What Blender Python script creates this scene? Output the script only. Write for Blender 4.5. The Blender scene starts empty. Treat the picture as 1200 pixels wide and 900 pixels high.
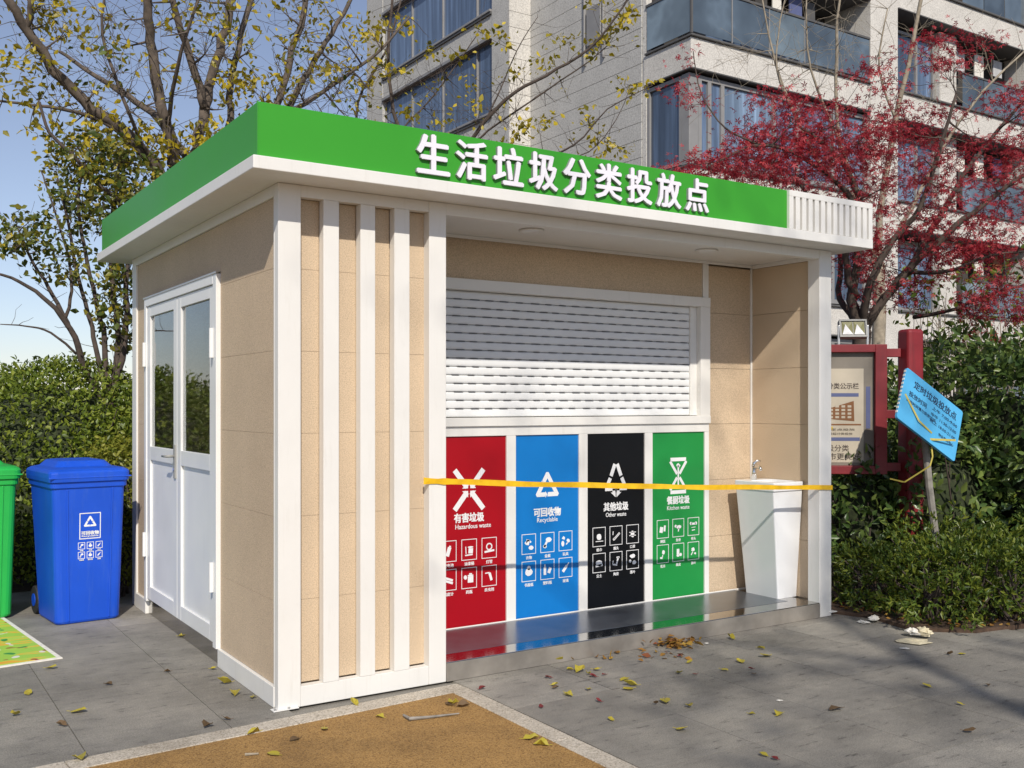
import bpy, math, random
import numpy as np
from mathutils import Vector, Matrix

# ------------------------------------------------------------------ camera, sky, sun
scene = bpy.context.scene
COL = scene.collection
R_ = math.radians
FPX, CXP, CYP = 1176.0, 600.0, 474.0                 # focal length and horizon in photo pixels
FW = Vector((.5444, .8388, 0)); RT = Vector((.8388, -.5444, 0)); UP = Vector((0, 0, 1))
EYE = Vector((-1.715, -4.745, 1.5))
cam = bpy.data.objects.new('camera', bpy.data.cameras.new('camera')); COL.objects.link(cam)
cam.location = EYE
cam.rotation_euler = FW.to_track_quat('-Z', 'Y').to_euler()
cam.data.sensor_width = 36; cam.data.lens = 36 * FPX / 1200
cam.data.shift_y = (CYP - 450) / 1200
cam.data.clip_end = 2000; cam.data.clip_start = .05
scene.camera = cam

SUN = Vector((.453, 1.0, -.85)).normalized()          # direction the light travels
world = bpy.data.worlds.new('World'); scene.world = world; world.use_nodes = True
wn = world.node_tree.nodes; wl = world.node_tree.links
sky = wn.new('ShaderNodeTexSky'); sky.sky_type = 'NISHITA'; sky.sun_disc = False
sky.sun_elevation = math.asin(-SUN.z)
sky.sun_rotation = math.atan2(-SUN.x, -SUN.y)
sky.air_density = 1.0; sky.dust_density = .25; sky.ozone_density = 3.8
tint = wn.new('ShaderNodeMix'); tint.data_type = 'RGBA'; tint.blend_type = 'MULTIPLY'; tint.inputs[0].default_value = 1
tint.inputs[7].default_value = (1.14, 1.05, 1.10, 1)      # the hazy lavender cast of the whole sky
wl.new(sky.outputs[0], tint.inputs[6]); hs = wn.new('ShaderNodeHueSaturation'); hs.inputs['Saturation'].default_value = .78; hs.inputs['Value'].default_value = 1.12
wl.new(tint.outputs[2], hs.inputs['Color']); wl.new(hs.outputs[0], wn['Background'].inputs[0]); wn['Background'].inputs[1].default_value = .11
sl = bpy.data.lights.new('sun', 'SUN'); sl.energy = 4.9; sl.angle = R_(.55); sl.color = (1, .93, .83)
sun = bpy.data.objects.new('sun', sl); COL.objects.link(sun)
sun.rotation_euler = SUN.to_track_quat('-Z', 'Y').to_euler()
scene.view_settings.view_transform = 'Standard'; scene.view_settings.look = 'None'
scene.view_settings.exposure = -.27; scene.view_settings.gamma = 1
scene.cycles.max_bounces = 8; scene.cycles.transparent_max_bounces = 12

def ray(x, y): return FW + RT * ((x - CXP) / FPX) - UP * ((y - CYP) / FPX)
def at(x, y, D): return EYE + ray(x, y) * D          # the point D metres ahead under a photo pixel
def ground(x, y, z=0.0):
    r = ray(x, y); return EYE + r * ((z - EYE.z) / r.z)

# ------------------------------------------------------------------ materials
MATS = {}
def material(name):
    m = bpy.data.materials.new(name); m.use_nodes = True
    MATS[name] = m
    return m, m.node_tree.nodes, m.node_tree.links, m.node_tree.nodes['Principled BSDF']

def coords(n, l, scale=(1, 1, 1), space='position'):
    mp = n.new('ShaderNodeMapping'); mp.inputs['Scale'].default_value = scale
    if space == 'position':
        g = n.new('ShaderNodeNewGeometry'); l.new(g.outputs['Position'], mp.inputs[0])
    else:
        g = n.new('ShaderNodeTexCoord'); l.new(g.outputs['Object'], mp.inputs[0])
    return mp.outputs[0]

def noise(n, l, vec, scale, detail=4, rough=.55):
    t = n.new('ShaderNodeTexNoise'); t.inputs['Scale'].default_value = scale
    t.inputs['Detail'].default_value = detail; t.inputs['Roughness'].default_value = rough
    l.new(vec, t.inputs['Vector']); return t.outputs[0]

def ramp(n, l, fac, stops):
    r = n.new('ShaderNodeValToRGB'); e = r.color_ramp.elements
    while len(e) < len(stops): e.new(.5)
    for k, (p, c) in enumerate(stops):
        e[k].position = p; e[k].color = (*c, 1) if len(c) == 3 else c
    l.new(fac, r.inputs[0]); return r.outputs[0]

def mixc(n, l, fac, a, b, mode='MIX'):
    m = n.new('ShaderNodeMix'); m.data_type = 'RGBA'; m.blend_type = mode
    for s, v in ((0, fac), (6, a), (7, b)):
        if hasattr(v, 'is_linked') or hasattr(v, 'links'): l.new(v, m.inputs[s])
        elif isinstance(v, (int, float)): m.inputs[s].default_value = v
        else: m.inputs[s].default_value = (*v, 1)
    return m.outputs[2]

def bump(n, l, height, strength, dist, bsdf):
    b = n.new('ShaderNodeBump'); b.inputs['Strength'].default_value = strength
    b.inputs['Distance'].default_value = dist
    l.new(height, b.inputs['Height']); l.new(b.outputs[0], bsdf.inputs['Normal']); return b

def mk_paint(name, col, rough=.4, var=.06, metallic=0, scale=3, dirt=None, spec=.5):
    m, n, l, p = material(name)
    v = coords(n, l)
    f = noise(n, l, v, scale, 5)
    dk = tuple(c * (1 - var) for c in col); lt = tuple(min(1, c * (1 + var)) for c in col)
    c = ramp(n, l, f, [(.3, dk), (.7, lt)])
    if dirt:
        g = noise(n, l, coords(n, l, (6, 6, .7)), 4, 6, .65)
        fac = ramp(n, l, g, [(.55, (0, 0, 0)), (.8, (dirt[0],) * 3)])
        c = mixc(n, l, fac, c, dirt[1])
    l.new(c, p.inputs['Base Color'])
    rr = n.new('ShaderNodeMapRange'); rr.inputs[3].default_value = rough * .8; rr.inputs[4].default_value = rough * 1.25
    l.new(f, rr.inputs[0]); l.new(rr.outputs[0], p.inputs['Roughness'])
    p.inputs['Metallic'].default_value = metallic
    p.inputs['Specular IOR Level'].default_value = spec
    bump(n, l, noise(n, l, v, 60, 3), .03, .002, p)
    return m

def mk_stucco(name, base, grain=190):
    m, n, l, p = material(name)
    v = coords(n, l)
    f1 = noise(n, l, v, grain, 2, .6); f2 = noise(n, l, v, 1.6, 5)
    c1 = ramp(n, l, f1, [(.3, tuple(c * .72 for c in base)), (.5, base), (.72, tuple(min(1, c * 1.19) for c in base))])
    c2 = ramp(n, l, f2, [(.3, (.9, .89, .88)), (.7, (1.04, 1.03, 1.02))])
    l.new(mixc(n, l, 1.0, c1, c2, 'MULTIPLY'), p.inputs['Base Color'])
    p.inputs['Roughness'].default_value = .85
    bump(n, l, f1, .45, .004, p)
    return m

WHITE = mk_paint('white_coated_steel', (.77, .755, .715), .42, .03, dirt=(.3, (.55, .52, .45)))
DOORW = mk_paint('door_white', (.775, .775, .765), .38, .03, dirt=(.12, (.52, .5, .46)))
SHUTW = mk_paint('shutter_white', (.76, .77, .77), .4, .03)
STUCCO = mk_stucco('beige_stucco', (.59, .463, .322), 195)
GREEN = mk_paint('green_fascia', (.045, .32, .028), .42, .05, scale=1.2, spec=.25)
LETTER = mk_paint('letter_white', (.82, .80, .86), .4, .02)
LETSIDE = mk_paint('letter_side_shade', (.30, .30, .32), .4, .04)  # darker than the faces: edge shadow put into the side colour
P_RED = mk_paint('panel_red', (.36, .003, .010), .3, .04, spec=.3)
P_BLUE = mk_paint('panel_blue', (.006, .175, .52), .3, .04, spec=.3)
P_BLACK = mk_paint('panel_black', (.004, .0045, .006), .3, .1, spec=.3)
P_GREEN = mk_paint('panel_green', (.015, .26, .055), .3, .05, spec=.3)
PRINT = mk_paint('print_white', (.80, .80, .80), .5, .02)
DASH = mk_paint('dash_grey', (.12, .12, .125), .7, .1)
DARK = mk_paint('dark_gap', (.03, .03, .032), .7, .1)
GREYM = mk_paint('weathered_grey_metal', (.33, .33, .31), .5, .15)
CHROME = mk_paint('chrome', (.75, .74, .72), .14, .05, metallic=1)
TAPE = mk_paint('yellow_tape', (.84, .49, .012), .4, .16, scale=14)
CERAM = mk_paint('white_ceramic', (.78, .79, .80), .16, .02)
BINBLUE = mk_paint('bin_blue', (.005, .075, .56), .42, .10, dirt=(.5, (.05, .13, .5)))
BINGREEN = mk_paint('bin_green', (.02, .42, .07), .36, .07)
RUBBER = mk_paint('black_rubber', (.02, .02, .02), .7, .2)
REDWOOD = mk_paint('red_painted_wood', (.22, .016, .022), .5, .22, dirt=(.6, (.10, .025, .025)))
ALU = mk_paint('aluminium', (.6, .6, .6), .35, .06, metallic=.9)
STICKW = mk_paint('grey_wood_stick', (.27, .25, .22), .8, .3, scale=20)
SIGNB = mk_paint('sign_blue', (.09, .42, .72), .35, .07, dirt=(.5, (.22, .5, .7)))
SIGNINK = mk_paint('sign_ink', (.02, .045, .10), .5, .1)
RIBBON = mk_paint('yellow_ribbon', (.55, .46, .10), .4, .1, scale=20)
LITTER = mk_paint('white_litter', (.74, .71, .64), .8, .12, scale=30)
LITTER2 = mk_paint('cream_litter', (.62, .55, .38), .8, .2, scale=30)
SOIL = mk_paint('bare_soil', (.075, .045, .028), .95, .5, scale=18)
BARK = mk_paint('grey_brown_bark', (.105, .082, .064), .9, .5, scale=14)
BARKD = mk_paint('dark_bark', (.075, .056, .045), .9, .4, scale=14)
BARKP = mk_paint('pale_bark', (.30, .255, .19), .9, .35, scale=14)
PAPER = mk_paint('poster_paper', (.52, .46, .36), .6, .1)
INK = mk_paint('poster_ink', (.08, .06, .05), .6, .2)
INKBLUE = mk_paint('poster_blue', (.10, .12, .25), .6, .1)
INKBROWN = mk_paint('poster_brown', (.22, .09, .03), .6, .1)
INKYEL = mk_paint('poster_yellow', (.6, .42, .05), .6, .1)
OLIVE = mk_paint('olive_reflector', (.25, .24, .10), .4, .1)
BOARDBK = mk_paint('board_back', (.22, .195, .16), .6, .15)
CREAM = mk_stucco('building_cream', (.62, .60, .555), 30)
GREYST = mk_stucco('building_grey_stone', (.50, .495, .47), 26)
BFRAME = mk_paint('window_frame_grey', (.26, .255, .25), .5, .08)
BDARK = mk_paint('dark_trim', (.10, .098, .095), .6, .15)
BINT = mk_paint('dark_inside', (.06, .055, .05), .9, .3)  # dark tone; on the balconies it holds the shade of the recess
CURT = mk_paint('curtain_cloth', (.5, .5, .5), .9, .15)

def mk_glass(name, col, rough=.04, streak=True):
    m, n, l, p = material(name)
    f = noise(n, l, coords(n, l, (5, 5, .25) if streak else (.6, .6, .6)), 1.1, 3)
    c = ramp(n, l, f, [(.35, tuple(c * .6 for c in col)), (.56, col), (.64, tuple(c * 1.45 for c in col)), (.75, tuple(c * 1.15 for c in col))])
    ob = n.new('ShaderNodeObjectInfo')
    c = mixc(n, l, 1.0, c, ramp(n, l, ob.outputs['Random'], [(0, (.55, .55, .55)), (.5, (1, 1, 1)), (.8, (1.2, 1.2, 1.2)), (1, (1.9, 1.8, 1.6))]), 'MULTIPLY')
    l.new(c, p.inputs['Base Color'])
    p.inputs['Roughness'].default_value = rough; p.inputs['Specular IOR Level'].default_value = .9
    bump(n, l, noise(n, l, coords(n, l), .9, 2), .08, .05, p)
    return m
BGLASS = mk_glass('building_glass', (.11, .16, .25))
RAILGL = mk_glass('balcony_glass', (.10, .135, .17), streak=False)
def mk_clear():
    m, n, l, p = material('clear_door_glass')
    p.inputs['Transmission Weight'].default_value = 1; p.inputs['Roughness'].default_value = .01
    p.inputs['Base Color'].default_value = (.75, .8, .8, 1); p.inputs['IOR'].default_value = 1.45
    bump(n, l, noise(n, l, coords(n, l), 1.2, 2), .04, .02, p)
    return m
CLEAR = mk_clear()

def mk_steel():
    m, n, l, p = material('stainless_steel')
    p.inputs['Metallic'].default_value = 1
    v = coords(n, l)
    f = noise(n, l, v, 2.2, 5)
    l.new(ramp(n, l, f, [(.3, (.36, .35, .33)), (.7, (.50, .485, .46))]), p.inputs['Base Color'])
    rr = n.new('ShaderNodeMapRange'); rr.inputs[3].default_value = .05; rr.inputs[4].default_value = .2
    l.new(f, rr.inputs[0]); l.new(rr.outputs[0], p.inputs['Roughness'])
    bump(n, l, noise(n, l, v, 45, 2), .05, .003, p)
    return m
STEEL = mk_steel()
STEPF = mk_paint('brushed_lit_front', (.40, .365, .32), .38, .22, metallic=.55, scale=5)  # brushed steel, with the brownish lit look of the front put into its colour
FILM = mk_paint('sheen_film', (.20, .215, .245), .30, .15, metallic=.75, scale=8)  # film on the step; the sky's bluish sheen is put into its colour

def mk_paving():
    m, n, l, p = material('grey_stone_paving')
    v = coords(n, l); ob = n.new('ShaderNodeObjectInfo')
    big = noise(n, l, v, 1.5, 8, .66); fine = noise(n, l, v, 170, 3, .7)
    st = noise(n, l, coords(n, l, (.45, 1.5, 1)), 16, 6, .72)
    c = ramp(n, l, big, [(.28, (.15, .14, .122)), (.5, (.25, .234, .205)), (.72, (.35, .325, .28))])
    c = mixc(n, l, .75, c, ramp(n, l, fine, [(.3, (.45, .45, .45)), (.7, (1.5, 1.49, 1.46))]), 'MULTIPLY')
    c = mixc(n, l, .9, c, ramp(n, l, st, [(.33, (.28, .27, .26)), (.41, (.92, .92, .92)), (.75, (1.12, 1.12, 1.1))]), 'MULTIPLY')
    t = n.new('ShaderNodeMapRange'); t.inputs[3].default_value = .84; t.inputs[4].default_value = 1.14
    l.new(ob.outputs['Random'], t.inputs[0])
    cb = n.new('ShaderNodeCombineColor')
    for k in range(3): l.new(t.outputs[0], cb.inputs[k])
    c = mixc(n, l, 1.0, c, cb.outputs[0], 'MULTIPLY')
    l.new(c, p.inputs['Base Color']); p.inputs['Roughness'].default_value = .75
    bump(n, l, mixc(n, l, .5, fine, st), .35, .004, p)
    return m
PAVE = mk_paving()
def mk_grit(name, cols, scale=170, spots=None):
    m, n, l, p = material(name)
    v = coords(n, l)
    vo = n.new('ShaderNodeTexVoronoi'); vo.inputs['Scale'].default_value = scale; l.new(v, vo.inputs['Vector'])
    sep = n.new('ShaderNodeSeparateColor'); l.new(vo.outputs['Color'], sep.inputs[0])
    c = ramp(n, l, sep.outputs[0], [(k / (len(cols) - 1), x) for k, x in enumerate(cols)])
    big = noise(n, l, v, 2.2, 6, .6)
    c = mixc(n, l, 1.0, c, ramp(n, l, big, [(.28, (.62, .60, .58)), (.5, (.95, .95, .95)), (.75, (1.15, 1.15, 1.15))]), 'MULTIPLY')
    if spots:
        c = mixc(n, l, ramp(n, l, noise(n, l, v, 5, 6, .7), [(.6, (0, 0, 0)), (.72, (.6, .6, .6))]), c, spots)
    l.new(c, p.inputs['Base Color']); p.inputs['Roughness'].default_value = .9
    bump(n, l, vo.outputs['Distance'], .7, .004, p)
    return m
OCHRE = mk_grit('ochre_rubber_grit', [(.17, .085, .022), (.36, .20, .055), (.44, .26, .085), (.27, .15, .045)], 190)
KERB = mk_grit('pale_granite', [(.30, .26, .20), (.52, .46, .37), (.60, .54, .45), (.40, .35, .28)], 150, spots=(.16, .15, .10))

def mk_leaf(name, cols, rough=.4, trans=.35, spec=.5):
    m, n, l, p = material(name)
    g = n.new('ShaderNodeNewGeometry')
    c = ramp(n, l, g.outputs['Random Per Island'], [(k / (len(cols) - 1), x) for k, x in enumerate(cols)])
    c = mixc(n, l, 1.0, c, ramp(n, l, noise(n, l, coords(n, l), 1.7, 3), [(.3, (.72, .74, .7)), (.7, (1.2, 1.2, 1.15))]), 'MULTIPLY')
    l.new(c, p.inputs['Base Color']); p.inputs['Roughness'].default_value = rough
    p.inputs['Specular IOR Level'].default_value = spec
    tr = n.new('ShaderNodeBsdfTranslucent'); l.new(c, tr.inputs[0])
    mx = n.new('ShaderNodeMixShader'); mx.inputs[0].default_value = trans
    l.new(p.outputs[0], mx.inputs[1]); l.new(tr.outputs[0], mx.inputs[2])
    l.new(mx.outputs[0], n['Material Output'].inputs[0])
    return m
L_HEDGE = mk_leaf('hedge_leaf', [(.08, .12, .015), (.15, .21, .025), (.22, .28, .035), (.30, .33, .05)], .42, .35)
L_LIME = mk_leaf('lime_shrub_leaf', [(.16, .19, .02), (.26, .27, .03), (.34, .33, .05)], .45, .35)
L_CAM = mk_leaf('camellia_leaf', [(.05, .095, .03), (.09, .155, .04), (.14, .21, .05), (.22, .28, .07)], .32, .3, .5)
L_AZA = mk_leaf('azalea_leaf', [(.045, .08, .014), (.09, .15, .022), (.16, .21, .028), (.25, .28, .035)], .42, .35)
L_DARK = mk_leaf('evergreen_leaf', [(.06, .09, .018), (.11, .145, .025), (.19, .19, .03), (.30, .25, .03)], .4, .3)
L_YEL = mk_leaf('yellow_leaf', [(.17, .16, .018), (.36, .29, .02), (.55, .42, .025), (.65, .50, .04)], .45, .4)
L_RED = mk_leaf('maple_red_leaf', [(.19, .010, .024), (.36, .022, .04), (.50, .04, .06), (.64, .10, .11)], .45, .4)
L_BROWN = mk_leaf('dry_leaf', [(.20, .09, .02), (.35, .17, .03), (.42, .26, .04), (.22, .04, .02)], .7, .1)
L_FALL = mk_leaf('fallen_yellow_leaf', [(.30, .26, .03), (.55, .44, .05), (.48, .34, .04)], .5, .15)
L_FALLR = mk_leaf('fallen_red_leaf', [(.16, .02, .02), (.24, .04, .04)], .5, .15)
L_FALLB = mk_leaf('fallen_brown_leaf', [(.10, .06, .03), (.20, .12, .05)], .7, .1)
L_GRASS = mk_leaf('grass_blade', [(.05, .08, .015), (.10, .12, .03)], .6, .2)

# ------------------------------------------------------------------ mesh helpers
class MB:
    def __init__(s): s.v = []; s.f = []; s.m = []; s.cur = 0
    def add(s, vs, fs):
        o = len(s.v); s.v += [tuple(p) for p in vs]
        for f in fs: s.f.append([o + i for i in f]); s.m.append(s.cur)
        return s
    def box(s, x0, x1, y0, y1, z0, z1):
        return s.add([(x0,y0,z0),(x1,y0,z0),(x1,y1,z0),(x0,y1,z0),(x0,y0,z1),(x1,y0,z1),(x1,y1,z1),(x0,y1,z1)],
                     [(0,3,2,1),(4,5,6,7),(0,1,5,4),(1,2,6,5),(2,3,7,6),(3,0,4,7)])
    def obox(s, o, a, b, c):
        o, a, b, c = map(Vector, (o, a, b, c))
        if a.cross(b).dot(c) < 0: a, b = b, a
        return s.add([o, o+a, o+a+b, o+b, o+c, o+a+c, o+a+b+c, o+b+c],
                     [(0,3,2,1),(4,5,6,7),(0,1,5,4),(1,2,6,5),(2,3,7,6),(3,0,4,7)])
    def tube(s, pts, rad, n=8, cap=True):
        pts = [Vector(p) for p in pts]
        if not hasattr(rad, '__len__'): rad = [rad] * len(pts)
        rings = []; ref = None
        for i, p in enumerate(pts):
            t = (pts[min(i+1, len(pts)-1)] - pts[max(i-1, 0)])
            if t.length < 1e-9: t = Vector((0,0,1))
            t.normalize()
            if ref is None: ref = t.orthogonal().normalized()
            ref = (ref - t * ref.dot(t))
            if ref.length < 1e-6: ref = t.orthogonal()
            ref.normalize(); b = t.cross(ref)
            rings.append([p + (ref * math.cos(2*math.pi*k/n) + b * math.sin(2*math.pi*k/n)) * rad[i] for k in range(n)])
        vs = [q for r in rings for q in r]; fs = []
        for i in range(len(pts)-1):
            for k in range(n):
                k2 = (k+1) % n
                fs.append((i*n+k, i*n+k2, (i+1)*n+k2, (i+1)*n+k))
        if cap:
            fs.append(tuple(range(n-1, -1, -1))); fs.append(tuple((len(pts)-1)*n + k for k in range(n)))
        return s.add(vs, fs)
    def loft(s, rings, cap=True):
        n = len(rings[0]); vs = [q for r in rings for q in r]; fs = []
        for i in range(len(rings)-1):
            for k in range(n):
                k2 = (k+1) % n
                fs.append((i*n+k, i*n+k2, (i+1)*n+k2, (i+1)*n+k))
        if cap:
            fs.append(tuple(range(n-1, -1, -1))); fs.append(tuple((len(rings)-1)*n + k for k in range(n)))
        return s.add(vs, fs)
    def prism(s, poly, fn, d0, d1):                    # a closed 2D outline extruded between d0 and d1; fn(u, v, d) -> point
        n = len(poly)
        vs = [fn(u, v, d0) for u, v in poly] + [fn(u, v, d1) for u, v in poly]
        fs = [tuple(range(n-1, -1, -1)), tuple(range(n, 2*n))] + [(k, (k+1) % n, n+(k+1) % n, n+k) for k in range(n)]
        return s.add(vs, fs)
    def build(s, name, mat, parent=None, bevel=0, smooth=False, seg=2):
        me = bpy.data.meshes.new(name); me.from_pydata(s.v, [], s.f)
        for x in (mat if isinstance(mat, (list, tuple)) else [mat]): me.materials.append(x)
        if any(s.m): me.polygons.foreach_set('material_index', s.m)
        if smooth: me.polygons.foreach_set('use_smooth', [True] * len(me.polygons))
        me.update()
        o = bpy.data.objects.new(name, me); COL.objects.link(o)
        if parent is not None: o.parent = parent
        if bevel:
            b = o.modifiers.new('bevel', 'BEVEL'); b.width = bevel; b.segments = seg; b.limit_method = 'ANGLE'; b.angle_limit = R_(40)
        return o

def box(name, mat, parent, x0, x1, y0, y1, z0, z1, bevel=.0025):
    return MB().box(min(x0,x1), max(x0,x1), min(y0,y1), max(y0,y1), min(z0,z1), max(z0,z1)).build(name, mat, parent, bevel)
def empty(name, loc=(0, 0, 0), rz=0):
    o = bpy.data.objects.new(name, None); COL.objects.link(o); o.location = loc; o.rotation_euler.z = rz
    o.empty_display_size = .1; return o
def tag(o, label, cat, group=None):
    o['label'] = label; o['category'] = cat
    if group: o['group'] = group
    return o
def structure(o, label=None):
    o['kind'] = 'structure'
    if label: o['label'] = label
    return o
def hang(o, parent):                                    # parent an object built in world space to an Empty elsewhere
    o.parent = parent
    o.matrix_parent_inverse = parent_inv(parent); return o
def parent_inv(p):
    return (Matrix.Translation(p.location) @ p.rotation_euler.to_matrix().to_4x4()).inverted()

_txt = {}
def text_geo(s, size, bold=0.0, ext=.0005):
    k = (s, size, bold, ext)
    if k in _txt: return _txt[k]
    c = bpy.data.curves.new('t', 'FONT'); c.body = s; c.size = size; c.offset = bold; c.extrude = ext
    c.align_x = 'CENTER'; c.resolution_u = 2
    o = bpy.data.objects.new('t', c); COL.objects.link(o)
    me = bpy.data.meshes.new_from_object(o.evaluated_get(bpy.context.evaluated_depsgraph_get()))
    V = [v.co.copy() for v in me.vertices]; Fc = [tuple(p.vertices) for p in me.polygons]
    bpy.data.objects.remove(o); bpy.data.curves.remove(c); bpy.data.meshes.remove(me)
    if V:
        cy = (max(v.y for v in V) + min(v.y for v in V)) / 2; cx = (max(v.x for v in V) + min(v.x for v in V)) / 2
        V = [Vector((v.x - cx, v.y - cy, v.z)) for v in V]
    _txt[k] = (V, Fc); return _txt[k]
def put_text(mb, s, size, org, u, v, bold=0.0, ext=.0005, width=None, sx=1.0, step=.00012):
    """flat raised lettering; a bold face is drawn as a few shifted layers of the glyph"""
    V, Fc = text_geo(s, size, 0.0, ext)
    if not V: return mb
    org, u, v = Vector(org), Vector(u).normalized(), Vector(v).normalized(); w = u.cross(v)
    if width:
        ww = max(p.x for p in V) - min(p.x for p in V); sx = width / ww
    sh = [(0, 0)] if not bold else [(-bold, -bold*.6), (bold, -bold*.6), (-bold, bold*.6), (bold, bold*.6)]
    for k, (dx, dy) in enumerate(sh):
        mb.add([org + u * (p.x * sx + dx) + v * (p.y + dy) + w * (p.z + k * step) for p in V], Fc)
    return mb

def leaf_object(name, P, N, D, size, mat, parent=None, width=.45, fold=.25, kind=None):
    """one mesh of many single leaves: P positions, N normals, D growing directions, size lengths (numpy arrays)"""
    P = np.asarray(P, float); n = len(P)
    D = D / (np.linalg.norm(D, axis=1, keepdims=True) + 1e-9)
    S = np.cross(N, D); S /= (np.linalg.norm(S, axis=1, keepdims=True) + 1e-9)
    Nn = np.cross(D, S)
    L = np.asarray(size, float).reshape(-1, 1) * np.ones((n, 1)); W = L * width / 1.0
    v = np.empty((n, 6, 3))
    v[:, 0] = P
    v[:, 1] = P + D * L * .38 + S * W * .5 + Nn * L * fold * .35
    v[:, 2] = P + D * L * .38 - S * W * .5 + Nn * L * fold * .35
    v[:, 3] = P + D * L * .42
    v[:, 4] = P + D * L * .75 + S * W * .28 + Nn * L * fold * .05
    v[:, 5] = P + D * L * 1.0 - Nn * L * fold * .35
    v2 = P + D * L * .75 - S * W * .28 + Nn * L * fold * .05
    v = np.concatenate([v, v2[:, None]], 1)
    tri = np.array([(0, 3, 1), (0, 2, 3), (3, 4, 1), (3, 5, 4), (3, 6, 5), (3, 2, 6)])
    return tri_object(name, v, tri, mat, parent, kind)

def maple_object(name, P, N, D, size, mat, parent=None):
    P = np.asarray(P, float); n = len(P)
    D = D / (np.linalg.norm(D, axis=1, keepdims=True) + 1e-9)
    S = np.cross(N, D); S /= (np.linalg.norm(S, axis=1, keepdims=True) + 1e-9)
    Nn = np.cross(D, S); L = np.asarray(size, float).reshape(-1, 1)
    vs = [P]; tri = []
    for k, (a, ln) in enumerate(((-115, .55), (-58, .85), (0, 1.0), (58, .85), (115, .55))):
        a = R_(a); d = D * math.cos(a) + S * math.sin(a); s = -D * math.sin(a) + S * math.cos(a)
        vs += [P + d * L * ln * .45 + s * L * .12, P + d * L * ln - Nn * L * .18, P + d * L * ln * .45 - s * L * .12]
        b = 1 + 3 * k
        tri += [(0, b, b+1), (0, b+1, b+2)]
    return tri_object(name, np.stack(vs, 1), np.array(tri), mat, parent)

def tri_object(name, v, tri, mat, parent=None, kind=None):
    n, k = v.shape[:2]
    F = (np.arange(n)[:, None, None] * k + tri[None]).reshape(-1, 3)
    me = bpy.data.meshes.new(name)
    me.vertices.add(n * k); me.vertices.foreach_set('co', v.reshape(-1).astype(np.float32))
    me.loops.add(F.size); me.loops.foreach_set('vertex_index', F.reshape(-1).astype(np.int32))
    me.polygons.add(len(F)); me.polygons.foreach_set('loop_start', np.arange(0, F.size, 3, dtype=np.int32))
    me.polygons.foreach_set('loop_total', np.full(len(F), 3, np.int32))
    me.materials.append(mat); me.update(calc_edges=True)
    o = bpy.data.objects.new(name, me); COL.objects.link(o)
    if parent is not None: o.parent = parent
    if kind: o['kind'] = kind
    return o

# ------------------------------------------------------------------ ground
g = MB(); g.add([(-900,-900,-.07),(900,-900,-.07),(900,900,-.07),(-900,900,-.07)], [(0,1,2,3)])
structure(g.build('ground', SOIL), 'bare earth around and behind the paved corner')
bed = MB().box(-9, 13, -15, 4.2, -.065, -.012).build('paving', PAVE); structure(bed, 'grey stone slab paving around the kiosk')
EDGE_Y = lambda x: -.087 + .062 * (x - .9)             # back edge of the pale border, slightly turned against the kiosk
def tile(x0, x1, y0, y1):
    j = .002; r = random.Random(int((x0 * 131 + y0 * 17) * 100))
    z = r.uniform(-.0015, .0)
    o = MB().box(x0 + j, x1 - j, y0 + j, y1 - j, -.0118, z).build('paving_slab', PAVE, bed)
for c in range(-6, 10):                                 # slabs right of the ochre field
    x0 = .985 + .62 * c
    if x0 < .9: continue
    for r in range(-8, 3):
        y0 = -.1 + .5 * r
        if x0 > 4.2 and y0 > -1.7: continue
        tile(x0, x0 + .62, y0, y0 + .5)
for c in range(-5, 1):                                  # longer slabs beside the door
    x0 = -.27 + .63 * c; x1 = min(x0 + .63, .05)
    for y0, y1 in ((-.6, .9), (.9, 2.4), (2.4, 3.9)):
        tile(x0, x1 if c == 0 else x0 + .63, y0, y1)
oc = MB(); a = .0042
oc.add([(-7, EDGE_Y(-7) - .12, a), (-7, -13, a), (.86, -13, a), (.86, EDGE_Y(.86) - .12, a)], [(0, 1, 2, 3)])
structure(oc.build('walking_path', OCHRE), 'ochre rubber grit surface in the foreground')
kb = MB()
structure(kb.build('kerb_border', KERB), 'pale granite border strip around the ochre surface')
bpy.data.objects['kerb_border'].data.clear_geometry()
kb = bpy.data.objects['kerb_border']
def kerb_stone(p, q, w, nrm):
    p, q = Vector((*p, -.01)), Vector((*q, -.01)); d = (q - p).normalized()
    MB().obox(p + d*.002, (q - p) - d*.004, Vector((*nrm, 0)) * w, (0, 0, .0185)).build('border_stone', KERB, kb, .002, seg=1)
n_back = Vector((.062, -1)).normalized()
xs = [-5.0 + 1.0 * k for k in range(6)] + [.96]
for x0, x1 in zip(xs, xs[1:]): kerb_stone((x0, EDGE_Y(x0)), (x1, EDGE_Y(x1)), .125, n_back)
ys = [-.217 - .9 * k for k in range(8)]
for y0, y1 in zip(ys, ys[1:]): kerb_stone((.965, y0), (.965, y1), .105, (-1, 0))
# planting bed on the right: a low sheet of dark soil with its edge
sb = MB(); pts = [(4.075, .2), (4.22, -.2), (4.12, -.62), (4.42, -.88), (5.0, -.97), (8, -1.6), (14, -2), (14, 5), (4.075, 5)]
sb.prism(pts, lambda u, v, d: (u, v, d), -.01, .022)
structure(sb.build('planting_bed', SOIL), 'dark soil of the planting bed under the shrubs')

# ------------------------------------------------------------------ kiosk
kiosk = empty('kiosk'); tag(kiosk, 'beige and white waste sorting kiosk with green roof band', 'kiosk')
JZ = [.105, .52, .94, 1.355, 1.768, 2.18, 2.53]
SOF = 2.59
def kb_(name, mat, *a, bevel=.0025): return box(name, mat, kiosk, *a, bevel=bevel)
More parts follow.
